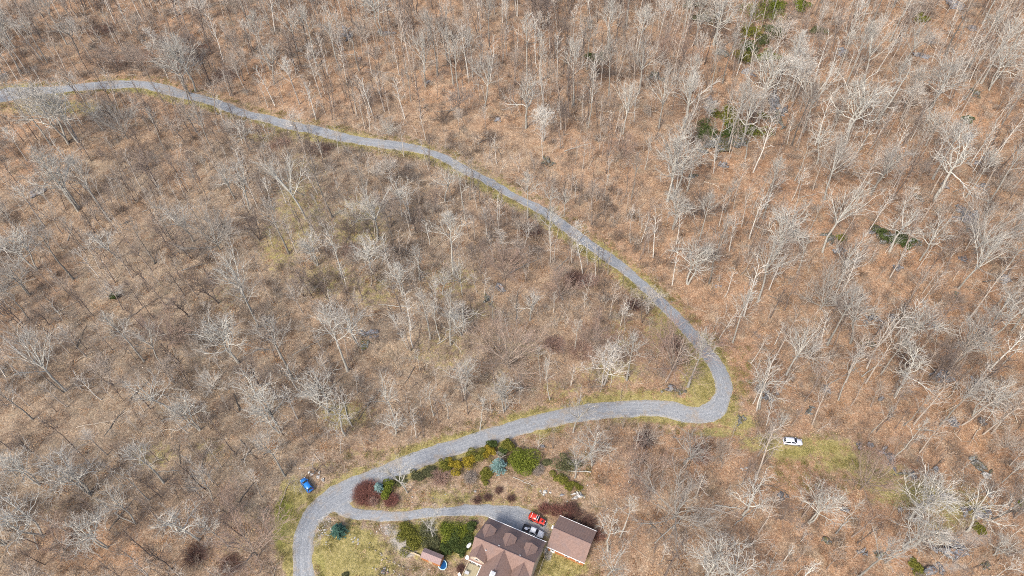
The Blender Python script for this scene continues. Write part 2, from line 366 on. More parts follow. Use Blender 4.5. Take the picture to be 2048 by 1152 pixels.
# ------------------------------------------------------------------ tube meshes for trees
def norm3(v):
    l = math.sqrt(v[0] * v[0] + v[1] * v[1] + v[2] * v[2]) or 1; return (v[0] / l, v[1] / l, v[2] / l)
def tubes(polys):
    """polys: (points, radii, sides, level) -> one vertex array, quads, level attribute"""
    groups = {}
    for p in polys: groups.setdefault((len(p[0]), p[2]), []).append(p)
    Vs = []; Fs = []; Ls = []; off = 0
    for (n, k), ps in groups.items():
        P = np.array([p[0] for p in ps]); Rr = np.array([p[1] for p in ps]); L = np.array([p[3] for p in ps])
        T = np.gradient(P, axis=1); T /= np.linalg.norm(T, axis=2, keepdims=True) + 1e-9
        ref = np.where(np.abs(T[..., 2:3]) > .9, [[[1., 0, 0]]], [[[0, 0, 1.]]])
        A = np.cross(T, ref); A /= np.linalg.norm(A, axis=2, keepdims=True) + 1e-9; B = np.cross(T, A)
        th = np.arange(k) * 2 * np.pi / k
        V = P[:, :, None] + (A[:, :, None] * np.cos(th)[None, None, :, None] + B[:, :, None] * np.sin(th)[None, None, :, None]) * Rr[:, :, None, None]
        m = len(ps); I = off + np.arange(m * n * k).reshape(m, n, k); J = np.roll(I, -1, axis=2)
        Q = np.stack([I[:, :-1], J[:, :-1], J[:, 1:], I[:, 1:]], -1).reshape(-1, 4)
        Vs.append(V.reshape(-1, 3)); Fs.append(Q); Ls.append(np.repeat(L, n * k)); off += m * n * k
    return np.vstack(Vs), np.vstack(Fs), np.concatenate(Ls)

def grow(out, p, d, L, r, lev, S, g):
    seg = S['seg'][lev]; n = max(2, int(round(L / seg))); st = L / n
    pts = [p]; dirs = [d]; rad = [r]
    wn = S['wander'][lev]; tr = S['trop'][lev]
    rend = r * S.get('taper', .3) if lev < S['levels'] - 1 else r * .5
    for i in range(n):
        d = norm3((d[0] + g.gauss(0, wn), d[1] + g.gauss(0, wn), d[2] + g.gauss(0, wn) + tr))
        p = (p[0] + d[0] * st, p[1] + d[1] * st, p[2] + d[2] * st)
        pts.append(p); dirs.append(d); rad.append(r + (rend - r) * (i + 1) / n)
    out.append((pts, rad, 6 if lev == 0 else (4 if lev == 1 else 3), .25 + .25 * min(3, lev)))
    if lev + 1 >= S['levels']: return
    nc = S['nch'][lev]; nc = max(1, int(round(nc * g.uniform(.75, 1.25)))); f0 = S['f0'][lev]
    az = g.uniform(0, 6.28)
    for c in range(nc):
        t = f0 + (1 - f0) * (c + g.uniform(0, 1)) / nc; t = min(.999, t)
        i = int(t * n); f = t * n - i; q = tuple(pts[i][k] + (pts[i + 1][k] - pts[i][k]) * f for k in range(3)); dd = dirs[i + 1]
        az += 2.4 + g.uniform(-.5, .5); a = R(g.gauss(S['ang'][lev], S['ang'][lev] * .22))
        ref = (0, 0, 1) if abs(dd[2]) < .9 else (1, 0, 0)
        u = norm3((dd[1] * ref[2] - dd[2] * ref[1], dd[2] * ref[0] - dd[0] * ref[2], dd[0] * ref[1] - dd[1] * ref[0]))
        v = (dd[1] * u[2] - dd[2] * u[1], dd[2] * u[0] - dd[0] * u[2], dd[0] * u[1] - dd[1] * u[0])
        cs, sn = math.cos(a), math.sin(a); ca, sa = math.cos(az), math.sin(az)
        nd = tuple(dd[k] * cs + (u[k] * ca + v[k] * sa) * sn for k in range(3))
        if nd[2] < S.get('mindz', -.15): nd = norm3((nd[0], nd[1], S.get('mindz', -.15)))
        rl = rad[i] + (rad[i + 1] - rad[i]) * f
        cl = L * S['lr'][lev] * (1.12 - .55 * t) * g.uniform(.7, 1.25)
        grow(out, q, nd, cl, max(S['rmin'][lev], rl * S['rr']), lev + 1, S, g)

TREE_H = 22.
SPEC = {
 'oak': dict(levels=4, seg=[1.1, .9, .8, .9], wander=[.22, .24, .24, .16], trop=[.05, .04, .03, .03], nch=[5, 4, 2], f0=[.2, .15, .1], ang=[40, 38, 34], lr=[.64, .62, .8], rr=.70, rmin=[.075, .05, .032], limbs=7, th=.54, lang=50, llen=.40, tr=.38, twob=.1, taper=.35),
 'poplar': dict(levels=4, seg=[1.4, 1.0, .9, .9], wander=[.09, .12, .12, .12], trop=[.10, .07, .05, .03], nch=[5, 3, 2], f0=[.2, .2, .1], ang=[30, 28, 24], lr=[.6, .62, .8], rr=.68, rmin=[.055, .04, .026], limbs=14, th=.97, lang=40, llen=.23, tr=.31, twob=.045, taper=.35),
 'fan': dict(levels=4, seg=[1.5, 1.1, .9, .9], wander=[.08, .10, .10, .10], trop=[.05, .045, .04, .03], nch=[5, 4, 2], f0=[.2, .15, .1], ang=[26, 26, 26], lr=[.6, .64, .8], rr=.68, rmin=[.065, .045, .028], limbs=7, th=.56, lang=34, llen=.46, tr=.32, twob=.06, taper=.35),
 'dome': dict(levels=4, seg=[1.1, .9, .8, .9], wander=[.08, .10, .10, .10], trop=[.03, .03, .03, .02], nch=[7, 5, 2], f0=[.15, .15, .1], ang=[26, 24, 24], lr=[.56, .62, .75], rr=.6, rmin=[.055, .038, .026], limbs=14, th=.24, lang=54, llen=.60, tr=.26, twob=.04, taper=.35),
 'snag': dict(levels=3, seg=[1.2, .8, .7], wander=[.28, .3, .3], trop=[.02, .0, .0], nch=[5, 4], f0=[.3, .3], ang=[55, 50], lr=[.5, .5], rr=.6, rmin=[.055, .035], limbs=7, th=.86, lang=62, llen=.2, tr=.34, twob=.14),
 'slim': dict(levels=4, seg=[1.4, 1.0, .9, .9], wander=[.10, .14, .12, .12], trop=[.12, .08, .05, .03], nch=[5, 3, 2], f0=[.2, .2, .1], ang=[30, 32, 32], lr=[.56, .6, .7], rr=.66, rmin=[.05, .036, .024], limbs=8, th=.94, lang=34, llen=.20, tr=.23, twob=.06, taper=.35),
}
def gen_tree(kind, seed):
    S = SPEC[kind]; g = random.Random(seed); trunk = []; crown = []
    H = TREE_H; n = 12; tl = H * S['th']; p = (0, 0, -.5); d = (g.gauss(0, .03), g.gauss(0, .03), 1); d = norm3(d)
    stems = 2 if kind == 'oak' and seed % 3 == 0 else 1
    if kind == 'dome': stems = 1
    for s_ in range(stems):
        q = (0.25 * s_, 0, -.5); dd = norm3((d[0] + .12 * (1 if s_ else -1) * (stems - 1), d[1], d[2])); pts = [q]; rad = [S['tr'] * 1.35]; T = [dd]
        for i in range(n):
            dd = norm3((dd[0] + g.gauss(0, S['twob']), dd[1] + g.gauss(0, S['twob']), dd[2] + .12)); st = (tl + .5) / n
            q = (q[0] + dd[0] * st, q[1] + dd[1] * st, q[2] + dd[2] * st); pts.append(q); T.append(dd)
            f = (i + 1) / n; rad.append(S['tr'] * (1 - f * (.35 if S['th'] < .6 else .86)) / (1 + .2 * (stems - 1)))
        trunk.append((pts, rad, 9, 0.))
        nl = S['limbs']; az = g.uniform(0, 6)
        lo = {'oak': .70, 'poplar': .55, 'fan': .80, 'dome': .45, 'snag': .4, 'slim': .52}[kind]
        for k in range(nl):
            f = lo + (1 - lo) * (k + g.uniform(0, .9)) / nl; f = min(f, .995); i = int(f * n); u = f * n - i
            b_ = tuple(pts[i][c] + (pts[i + 1][c] - pts[i][c]) * u for c in range(3)); az += 2.4 + g.uniform(-.4, .4)
            up_ = (k / nl); a = R(S['lang'] * (1.15 - .6 * up_) * g.uniform(.8, 1.2))
            dv = norm3((math.sin(a) * math.cos(az), math.sin(a) * math.sin(az), math.cos(a)))
            L = H * S['llen'] * g.uniform(.75, 1.15) * (1 if S['th'] < .6 else (1.25 - .8 * up_))
            grow(crown, b_, dv, L, rad[i] * (.62 if S['th'] < .6 else .5), 0, S, g)
        if S['th'] < .6:                                   # leader
            grow(crown, pts[-1], norm3((T[-1][0], T[-1][1], 1)), H * S['llen'] * 1.0, rad[-1] * .9, 0, S, g)
    return trunk, crown
PROTO = {}
for kind, seeds in {'oak': (1, 2, 3, 4, 6, 9), 'poplar': (11, 12, 13, 14), 'fan': (21, 22, 23, 24), 'dome': (31, 32, 33), 'snag': (41, 42, 43), 'slim': (51, 52, 53, 54)}.items():
    for s_ in seeds:
        t_, c_ = gen_tree(kind, s_)
        mat = M['bark_red'] if kind == 'dome' and s_ != 33 else M['bark']
        V, Q, L = tubes(t_); mt = mesh_np('trunk', V, Q, mat, True, {'lv': L})
        V, Q, L = tubes(c_); mc = mesh_np('crown', V, Q, mat, False, {'lv': L})
        zmax = float(V[:, 2].max())
        PROTO.setdefault(kind, []).append((mt, mc, zmax))
print('proto faces', {k: [len(p[1].polygons) for p in v] for k, v in PROTO.items()})
# ------------------------------------------------------------------ where the trees stand: base pixel, top pixel, kind, paleness
TREES = [
 (148,52,116,-15,'poplar',.35),(103,62,62,-8,'poplar',.4),(75,53,42,-10,'slim',.3),(208,50,188,-20,'slim',.25),(391,184,345,50,'fan',.75),(376,188,305,85,'oak',.55),(467,52,450,-20,'slim',.4),
 (157,285,112,112,'oak',.85),(137,288,66,135,'oak',.7),(101,288,28,175,'poplar',.6),(207,262,188,195,'oak',.95),(256,278,222,200,'dome',.3),(330,300,290,215,'slim',.5),(420,290,362,200,'fan',.4),(500,300,455,235,'oak',.8),
 (595,102,560,0,'fan',.8),(633,132,595,10,'poplar',.6),(648,70,628,-5,'slim',.4),(680,140,655,5,'slim',.7),(718,142,690,55,'snag',.4),(757,42,750,-30,'poplar',.1),(780,52,770,0,'slim',.5),(851,172,826,40,'fan',.7),(919,200,905,25,'poplar',.6),
 (970,212,950,95,'fan',.65),(822,202,788,120,'slim',.5),(778,272,765,235,'dome',.9),(875,150,862,0,'poplar',.35),(548,70,535,-10,'slim',.4),(900,110,895,10,'slim',.4),
 (1052,257,1028,140,'oak',.55),(1084,190,1094,60,'slim',.8),(1147,212,1162,10,'poplar',.75),(1176,255,1165,130,'slim',.5),(1213,127,1233,0,'poplar',.7),(1253,52,1262,-40,'poplar',.6),(1277,187,1302,20,'fan',.6),(1246,268,1242,148,'fan',.9),
 (1318,258,1335,85,'fan',.5),(1340,150,1360,60,'dome',.2),(1363,258,1385,145,'fan',.95),(1379,58,1392,-10,'poplar',.6),(1427,92,1442,0,'oak',.8),(1467,72,1450,15,'snag',.2),(1456,292,1500,10,'poplar',.6),(1476,128,1492,20,'slim',.5),(1483,292,1520,190,'oak',.6),
 (1520,228,1545,115,'oak',1.),(1335,403,1352,258,'poplar',1.),(1345,396,1388,288,'oak',.6),(1606,266,1640,80,'fan',.9),(1652,292,1682,210,'slim',.5),(1673,152,1702,50,'slim',.85),(1692,170,1762,-15,'poplar',.6),(1726,172,1765,55,'fan',.75),(1690,290,1716,160,'oak',1.),
 (1756,248,1812,140,'snag',.6),(1858,222,1892,125,'oak',.55),(1889,112,1886,18,'snag',.0),(1962,167,2036,-5,'poplar',.85),(1905,100,1925,50,'slim',.8),(2003,250,2046,178,'poplar',.5),(1978,180,2044,95,'oak',.8),(1852,292,1864,225,'oak',.85),(1800,150,1815,20,'fan',.4),(1930,200,1960,90,'slim',.5),
 (1778,504,1800,345,'oak',1.),(1622,456,1645,405,'slim',.7),(1650,400,1668,305,'fan',.5),(1645,505,1672,385,'fan',.85),(1868,402,1922,290,'oak',.9),(1978,406,2030,290,'poplar',.5),(1916,578,1988,440,'fan',.75),(1672,575,1702,490,'fan',.85),(1563,492,1552,398,'oak',.95),(1594,546,1620,490,'slim',.7),
 (2031,342,2048,312,'poplar',.7),(1822,330,1850,270,'slim',.6),(1740,390,1760,300,'oak',.3),(1840,520,1870,440,'oak',.7),(1950,500,1985,420,'dome',.5),(1720,300,1740,200,'slim',.4),(1590,360,1610,290,'slim',.7),
 (1572,752,1597,645,'fan',.8),(1700,687,1738,575,'oak',.5),(1808,692,1862,595,'oak',.75),(1790,792,1878,662,'oak',1.),(1743,864,1775,815,'slim',.6),(1945,832,1998,762,'oak',.8),(2006,727,2050,665,'poplar',.7),(1807,852,1850,790,'slim',.5),(1677,800,1735,715,'slim',.6),(1553,862,1560,826,'fan',.95),(1655,690,1680,600,'poplar',.4),
 (1930,700,1975,620,'slim',.4),(1985,620,2035,560,'slim',.5),(1640,620,1655,560,'dome',.4),
 (1617,1045,1640,950,'oak',.85),(1690,1040,1718,1000,'slim',.9),(1818,1040,1832,935,'oak',1.),(1934,1062,1945,965,'oak',.9),(1806,1096,1890,985,'oak',.8),(2003,966,2052,925,'poplar',.8),(1987,1110,2022,1080,'oak',.7),(1770,1125,1790,1040,'slim',.4),(1720,980,1745,900,'dome',.4),
 (1273,972,1288,868,'dome',.45),(1216,1102,1237,1008,'slim',.9),(1240,1074,1266,990,'slim',.8),(1368,927,1382,862,'oak',.25),(1345,1037,1362,945,'dome',.35),(1486,1030,1548,915,'oak',1.),(1210,1160,1200,1085,'fan',.6),(1412,1155,1378,1090,'oak',.9),(1452,1160,1440,1075,'oak',.95),
 (1146,865,1138,800,'fan',.5),(1184,930,1190,865,'oak',.55),(1150,955,1148,890,'fan',.65),(815,985,806,922,'fan',.8),(866,1076,854,1028,'fan',.85),(1000,940,990,905,'slim',.5),
 (328,966,245,868,'poplar',.75),(87,1073,10,975,'oak',.9),(180,987,80,880,'oak',.6),(272,1048,245,970,'fan',.8),(216,1095,165,1035,'oak',.95),(398,1080,335,985,'oak',.95),(42,1150,8,1128,'snag',.0),(80,970,25,905,'oak',.9),(518,1112,488,1050,'dome',.35),(425,1000,392,945,'fan',.6),(455,1030,428,980,'dome',.5),(130,1100,100,1060,'dome',.3),(300,1000,260,940,'slim',.7),
 (345,822,215,680,'oak',.85),(132,782,25,665,'fan',.75),(128,785,95,720,'slim',.1),(288,722,180,625,'poplar',.7),(478,727,425,625,'oak',.9),(517,654,470,560,'poplar',.5),(400,860,372,800,'oak',.95),(325,730,270,660,'fan',.6),(60,640,20,560,'slim',.4),(350,690,320,620,'dome',.35),
 (717,692,702,615,'oak',.8),(695,742,640,600,'poplar',.85),(657,826,616,700,'oak',.95),(588,760,505,640,'poplar',.35),(787,832,778,728,'fan',.95),(792,870,765,820,'oak',.9),(560,865,515,790,'oak',.85),(861,678,820,585,'poplar',.7),(901,692,890,590,'slim',.6),(880,682,872,605,'slim',.8),(923,672,925,615,'oak',.85),
 (1017,738,1018,655,'dome',.8),(868,832,865,780,'slim',.85),(896,836,893,790,'slim',.85),(545,830,522,745,'oak',.95),(690,870,680,810,'oak',.6),(840,740,830,700,'slim',.8),
 (612,437,548,285,'fan',.95),(578,507,528,405,'poplar',.35),(665,435,620,300,'slim',.15),(754,482,700,370,'fan',.7),(686,558,660,445,'slim',.9),(635,530,605,470,'oak',1.),(745,545,712,480,'oak',.95),(907,548,895,425,'poplar',.9),(890,402,865,335,'oak',.8),(930,440,905,320,'slim',.7),(815,420,792,355,'oak',.95),(940,402,925,325,'slim',.2),
 (960,405,958,350,'slim',.2),(925,590,918,520,'fan',.8),(805,590,788,525,'oak',.95),(787,482,778,400,'slim',.1),(885,590,868,535,'oak',.85),(840,560,825,500,'oak',.6),(740,420,725,320,'slim',.3),(700,330,690,290,'slim',.3),(560,300,545,250,'slim',.3),(500,420,465,330,'oak',.6),(545,350,510,290,'slim',.5),
 (1100,422,1082,365,'fan',.7),(1128,432,1125,370,'fan',.75),(1102,492,1092,415,'fan',.7),(1345,458,1362,400,'oak',.7),(1418,568,1430,445,'slim',.1),(1545,520,1540,440,'oak',.9),(1516,604,1500,485,'fan',.6),(1449,427,1470,370,'slim',.5),(1527,400,1536,325,'slim',.8),(1430,320,1445,240,'snag',.4),(1490,318,1505,250,'snag',.5),(1441,492,1455,440,'slim',.9),
 (1262,400,1270,320,'slim',.2),(1290,340,1302,280,'slim',.8),(1205,400,1212,350,'slim',.8),(1240,320,1238,270,'dome',.3),(1150,330,1148,280,'slim',.3),
 (156,422,62,292,'poplar',.75),(158,416,100,288,'oak',.7),(220,442,130,300,'poplar',.6),(75,365,42,320,'slim',.3),(75,540,20,440,'oak',.9),(170,500,150,430,'slim',.5),(148,560,110,450,'poplar',.2),(310,526,225,440,'slim',.1),(386,483,290,385,'oak',.65),(345,480,330,400,'slim',.2),(505,625,440,500,'fan',.85),(235,520,180,450,'oak',.8),
 (440,500,400,410,'dome',.4),(400,380,380,320,'fan',.5),(470,400,450,320,'oak',.5),(50,480,15,400,'poplar',.5),(60,590,20,520,'oak',.4),
 (1345,742,1318,650,'dome',.25),(1190,700,1180,630,'dome',.2),(1100,800,1105,730,'slim',.8),(1150,700,1158,640,'slim',.8),(1060,640,1055,580,'oak',.6),(1120,600,1120,540,'dome',.3),(1010,560,1000,490,'dome',.2),(985,640,975,570,'slim',.4),(1080,740,1085,690,'slim',.7),(1010,820,1015,760,'oak',.6),(930,780,925,720,'oak',.7),(960,860,962,800,'slim',.7),
]
# things one can find in the picture, used to say which tree is meant
MARKS = [((608,965),'the bright blue car'),((1584,883),'the silver car'),((1075,1040),'the red off-road car'),((85,382),'the big dark boulder at left'),((690,60),'the upper blue grey ledge'),
 ((725,672),'the split boulder inside the loop'),((1002,578),'the two long rocks'),((995,238),'the small boulder above the road'),((1097,322),'the lone mossy boulder'),((1528,790),'the cracked boulder by the hairpin'),
 ((1546,200),'the tall grey cliff'),((1435,262),'the mossy ledge below the cliff'),((1352,780),'the boulder inside the hairpin'),((1482,845),'the mossy rock by the junction'),((1878,755),'the round grey boulder'),
 ((1938,430),'the dark slab on the right'),((1775,478),'the ivy green outcrop'),((1310,157),'the dark rock under twigs'),((1778,915),'the long narrow rock'),((1966,935),'the mossy split rock'),((1890,1125),'the bottom right grey ledge'),
 ((1158,992),'the flat grey boulder'),((1045,920),'the big round green bush'),((733,985),'the red brown brush'),((1140,1075),'the garage'),((674,1060),'the dark spruce on the lawn'),((1525,30),'the green hemlocks'),((1445,760),'the hairpin bend'),
 ((370,188),'the road bend at upper left'),((20,192),'the road at the left edge'),((606,1100),'the paved curve at the bottom'),((1935,238),'the small evergreen at upper right'),((228,592),'the little dark evergreen'),((1130,945),'the twiggy hemlock'),((1905,30),'the rocks at the top right')]
KW = {'oak': 'crooked {} bare tree', 'poplar': 'tall straight {} bare tree', 'fan': 'fan crowned {} bare tree', 'dome': 'bushy {} bare tree', 'snag': 'broken {} dead tree', 'slim': 'slim {} bare tree'}
ORD = ['nearest', 'second nearest', 'third nearest', 'fourth nearest', 'fifth nearest', 'sixth nearest', 'seventh nearest', 'eighth nearest', 'ninth nearest', 'tenth nearest', 'eleventh nearest', 'twelfth nearest']
def tone(kind, t):
    if kind == 'dome' and t < .7: return 'reddish brown'
    return 'dark' if t < .25 else ('grey' if t < .6 else ('pale' if t < .9 else 'whitish'))
def solve_h(bx, by, tx, ty):
    b_ = at(bx, by); best = (1e9, 10)
    for h in np.arange(3, 34, .4):
        q = proj(b_.x, b_.y, b_.z + h); e = abs(q[1] - ty) + .4 * abs(q[0] - tx)
        if e < best[0]: best = (e, h)
    return b_, float(best[1])
items = []                                               # (pos, height, kind, tint, base px)
for bx, by, tx, ty, k, t in TREES:
    b_, h = solve_h(bx, by, tx, ty)
    cap = (19 if k in ('oak', 'fan', 'dome') else 21) if by > 800 else (21 if by > 450 and k == 'oak' else 29)
    if bx > 1250 and by < 700: h *= 1.22
    items.append((b_, min(cap, max(4.5, h * 1.06)), k, min(1, t + .1), (bx, by)))
# woods between them
KEEP = []                                                # polygons in pixels where no wood grows
def clear_zone(px, py):
    if 628 < px < 1200 and py > 905 + max(0, (px - 1000)) * .0 and (py > 1010 or px > 690) : 
        return px < 1205 and (py > 960 or px < 1180)
    if 545 < px < 640 and py > 985: return True
    if 1535 < px < 1720 and 868 < py < 985: return True
    if 1400 < px < 1500 and 690 < py < 870: return True
    return False
def roadfree(x, y, m):
    return all(road_dist(np.array([x]), np.array([y]), v)[0] > m for v in ROADS.values())
extra = []
tries = 0
while len(extra) < 700 and tries < 60000:
    tries += 1
    x = rnd.uniform(-265, 258); y = rnd.uniform(30, 330)
    z = float(terrain(x, y)); px, py = proj(x, y, z)
    if not (-160 < px < 2210 and -70 < py < 1330): continue
    if clear_zone(px, py): continue
    md = 6.3
    if 940 < px < 1350 and 560 < py < 800 : md = 11
    if 560 < px < 1330 and 200 < py < 640 and (px - 560) * .45 + 200 > py - 0 and py > 200 + (px - 560) * .05 and px < 1400: md = 9
    if any((p[0].x - x) ** 2 + (p[0].y - y) ** 2 < md * md for p in items) or any((p[0].x - x) ** 2 + (p[0].y - y) ** 2 < 42 for p in extra): continue
    if not roadfree(x, y, 3.5): continue
    right = px > 1300 or py < 200
    k = rnd.choices(['oak', 'poplar', 'fan', 'dome', 'slim', 'snag'], [4, 6, 3, 3, 8, .5] if right else [4, 3, 3, 4, 8, .8])[0]
    t = min(1, max(0, rnd.gauss(.66 if right else .6, .26)))
    h = {'oak': 15, 'poplar': 19, 'fan': 14, 'dome': 9, 'slim': 13, 'snag': 11}[k] * rnd.uniform(.6, 1.15) * (1.35 if right else 1.05)
    extra.append((Vector((x, y, z)), h, k, t, (px, py)))
print('anchored', len(items), 'extra', len(extra))
inview = [e for e in extra if 0 <= e[4][0] <= 2048 and 0 <= e[4][1] <= 1190]
inview.sort(key=lambda e: -e[1] / (CAMH * 2 - e[4][1] * .08))
NI = 298 - len(items)
chosen = inview[:NI]; cs_ = {id(e) for e in chosen}
rest = [e for e in extra if id(e) not in cs_]
items += chosen
for e in items: e[0].z = float(terrain(e[0].x, e[0].y))
# labels: nearest mark, side of it, rank among the trees of the same look on that side
def side(dx, dy):
    a = math.degrees(math.atan2(-dy, dx)) % 360
    return ['right', 'upper right', 'above', 'upper left', 'left', 'lower left', 'below', 'lower right'][int((a + 22.5) // 45) % 8]
PH = {'right': 'right of', 'upper right': 'upper right of', 'above': 'above', 'upper left': 'upper left of', 'left': 'left of', 'lower left': 'lower left of', 'below': 'below', 'lower right': 'lower right of'}
look = {}
for i, e in enumerate(items):
    px, py = e[4]; ds = sorted((math.hypot(px - m[0][0], py - m[0][1]), j) for j, m in enumerate(MARKS))
    d, j = ds[0]; s_ = side(px - MARKS[j][0][0], py - MARKS[j][0][1])
    look.setdefault((KW[e[2]].format(tone(e[2], e[3])), s_, j), []).append((d, i))
LAB = {}
for (kw, s_, j), L in look.items():
    L.sort()
    for r_, (d, i) in enumerate(L):
        LAB[i] = f"{kw}, {ORD[r_] + ' ' if len(L) > 1 or True else ''}{PH[s_]} {MARKS[j][1]}"
for i, (p, h, k, t, _) in enumerate(items):
    pr = PROTO[k][rnd.randrange(len(PROTO[k]))]; s_ = h / pr[2]
    o = empty('dead_tree' if k == 'snag' else 'bare_tree', p, rnd.uniform(0, 6.28), LAB[i], 'tree', 'bare trees of the winter wood')
    wide = rnd.uniform(.85, 1.1) * (1.15 if k in ('fan', 'dome') and h < 9 else 1)
    for nm, me in (('trunk', pr[0]), ('crown', pr[1])):
        c = link(nm, me, o); c.scale = (s_ * wide, s_ * wide, s_); c['tint'] = float(t)

# ------------------------------------------------------------------ stuff scattered with geometry nodes
def scatter(name, label, pts, rot, scl, idx, protos):
    """protos: meshes; pts (n,3), rot (n,3), scl (n,), idx (n,)"""
    pc = bpy.data.collections.new(name + '_source')
    for i, me in enumerate(protos):
        q = bpy.data.objects.new(f'{name}_source_{i:02d}', me); pc.objects.link(q)
    me = bpy.data.meshes.new(name); n = len(pts)
    me.vertices.add(n); me.vertices.foreach_set('co', np.asarray(pts, np.float32).ravel())
    for a, ty, v, key in (('rot', 'FLOAT_VECTOR', rot, 'vector'), ('scl', 'FLOAT', scl, 'value'), ('idx', 'INT', idx, 'value')):
        q = me.attributes.new(a, ty, 'POINT'); q.data.foreach_set(key, np.asarray(v, np.int32 if ty == 'INT' else np.float32).ravel())
    o = link(name, me); tag(o, label, kind='stuff')
    g = bpy.data.node_groups.new(name, 'GeometryNodeTree')
    g.interface.new_socket('Geometry', in_out='INPUT', socket_type='NodeSocketGeometry'); g.interface.new_socket('Geometry', in_out='OUTPUT', socket_type='NodeSocketGeometry')
    N = g.nodes.new; gi = N('NodeGroupInput'); go = N('NodeGroupOutput')
    ci = N('GeometryNodeCollectionInfo'); ci.inputs['Collection'].default_value = pc; ci.inputs['Separate Children'].default_value = True; ci.inputs['Reset Children'].default_value = True
    ip = N('GeometryNodeInstanceOnPoints'); ip.inputs['Pick Instance'].default_value = True
    def na(a, ty):
        q = N('GeometryNodeInputNamedAttribute'); q.data_type = ty; q.inputs['Name'].default_value = a; return q.outputs['Attribute']
    e2r = N('FunctionNodeEulerToRotation'); g.links.new(na('rot', 'FLOAT_VECTOR'), e2r.inputs[0])
    L = g.links.new
    L(gi.outputs[0], ip.inputs['Points']); L(ci.outputs[0], ip.inputs['Instance']); L(na('idx', 'INT'), ip.inputs['Instance Index'])
    L(e2r.outputs[0], ip.inputs['Rotation']); L(na('scl', 'FLOAT'), ip.inputs['Scale']); L(ip.outputs[0], go.inputs[0])
    md = o.modifiers.new('scatter', 'NODES'); md.node_group = g
    return o
# the many smaller trees between the nearest three hundred, reading as one mass
M['far_bark'] = bark_mat('grey_bark_far', (.30, .26, .22), (.33, .26, .21), (.55, .52, .45), (.50, .43, .36))
def stuff_bark():
    b = NB('understory_bark'); r = b.rand(); lv = b.attr('lv')
    c = b.ramp(r, [(0, (.10, .08, .07)), (.25, (.24, .19, .16)), (.55, (.40, .34, .28)), (.85, (.54, .50, .44)), (1, (.62, .60, .54))])
    n = b.noise(b.obj(), 2, 3, .7); c = b.mix(b.rng(n, .5, .7, 0, .4), c, (.16, .13, .10)); c = b.mix(b.rng(lv, .0, .24, .5, 0), c, (.12, .10, .09))
    b.col(c); b.p.inputs['Roughness'].default_value = .95; return b.m
M['under'] = stuff_bark()
def remat(me, mat):
    m2 = me.copy(); m2.materials.clear(); m2.materials.append(mat); return m2
src = []; kidx = {}
for k, L in PROTO.items():
    for j, pr in enumerate(L):
        V1 = np.empty(len(pr[0].vertices) * 3, np.float32); pr[0].vertices.foreach_get('co', V1)
        V2 = np.empty(len(pr[1].vertices) * 3, np.float32); pr[1].vertices.foreach_get('co', V2)
        def fs(me):
            a = np.empty(len(me.loops), np.int32); me.loops.foreach_get('vertex_index', a); return a.reshape(-1, 4)
        def lv(me):
            a = np.empty(len(me.vertices), np.float32); me.attributes['lv'].data.foreach_get('value', a); return a
        n1 = len(V1) // 3
        m_ = mesh_np('smaller_tree', np.vstack([V1.reshape(-1, 3), V2.reshape(-1, 3)]), np.vstack([fs(pr[0]), fs(pr[1]) + n1]), M['under'], False, {'lv': np.concatenate([lv(pr[0]), lv(pr[1])])})
        kidx.setdefault(k, []).append(len(src)); src.append((m_, pr[2]))
pick = [rnd.choice(kidx[e[2]]) for e in rest]
scatter('background_trees', 'smaller bare trees filling the wood between the larger ones', [tuple(e[0]) for e in rest], [(0, 0, rnd.uniform(0, 6.28)) for e in rest],
        [e[1] / src[i][1] for e, i in zip(rest, pick)], pick, [s_[0] for s_ in src])

# pole trees: thin, straight, far too many to count
pp = []
for i in range(7):
    g = random.Random(190 + i); out = []; hh = g.uniform(9, 13)
    S = dict(SPEC['slim'], levels=3, seg=[1.3, .9, .9], nch=[13, 5], rmin=[.045, .030, .02], wander=[.035, .12, .12], trop=[.1, .06, .04], ang=[34, 32, 38], f0=[.42, .15], lr=[.24, .55], taper=.25)
    grow(out, (0, 0, -.1), (g.gauss(0, .06), g.gauss(0, .06), 1), hh, .15, 0, S, g)
    V, Q, L = tubes([(a, b_, 5 if c == 6 else 3, l) for a, b_, c, l in out]); pp.append(mesh_np('pole_tree', V, Q, M['under'], False, {'lv': L}))
# brush, saplings and fallen sticks
def brush_proto(seed, n, hgt, rad, spread, thick, curve):
    g = random.Random(seed); ps = []
    for _ in range(n):
        a = g.uniform(0, 6.28); r = rad * math.sqrt(g.random()); h = hgt * g.uniform(.4, 1.15)
        p = (r * math.cos(a), r * math.sin(a), -.1); b_ = g.uniform(0, 6.28); l = abs(g.gauss(0, spread)); pts = [p]; d = norm3((math.cos(b_) * l, math.sin(b_) * l, 1))
        for i in range(3):
            d = norm3((d[0] + g.gauss(0, curve), d[1] + g.gauss(0, curve), d[2] + g.gauss(0, curve) * .6)); p = tuple(p[k] + d[k] * h / 3 for k in range(3)); pts.append(p)
        ps.append((pts, [thick, thick * .8, thick * .6, thick * .3], 3, g.choice([0., .5, 1.])))
        for _k in range(3):
            q = pts[g.choice([1, 2, 2])]; dd = norm3((d[0] + g.gauss(0, .6), d[1] + g.gauss(0, .6), d[2] + g.gauss(0, .3))); l2 = h * g.uniform(.2, .5)
            ps.append(([q, tuple(q[k] + dd[k] * l2 * .5 for k in range(3)), tuple(q[k] + dd[k] * l2 + g.gauss(0, .08) for k in range(3))], [thick * .6, thick * .45, thick * .25], 3, 1.))
    V, Q, L = tubes(ps); return V, Q, L
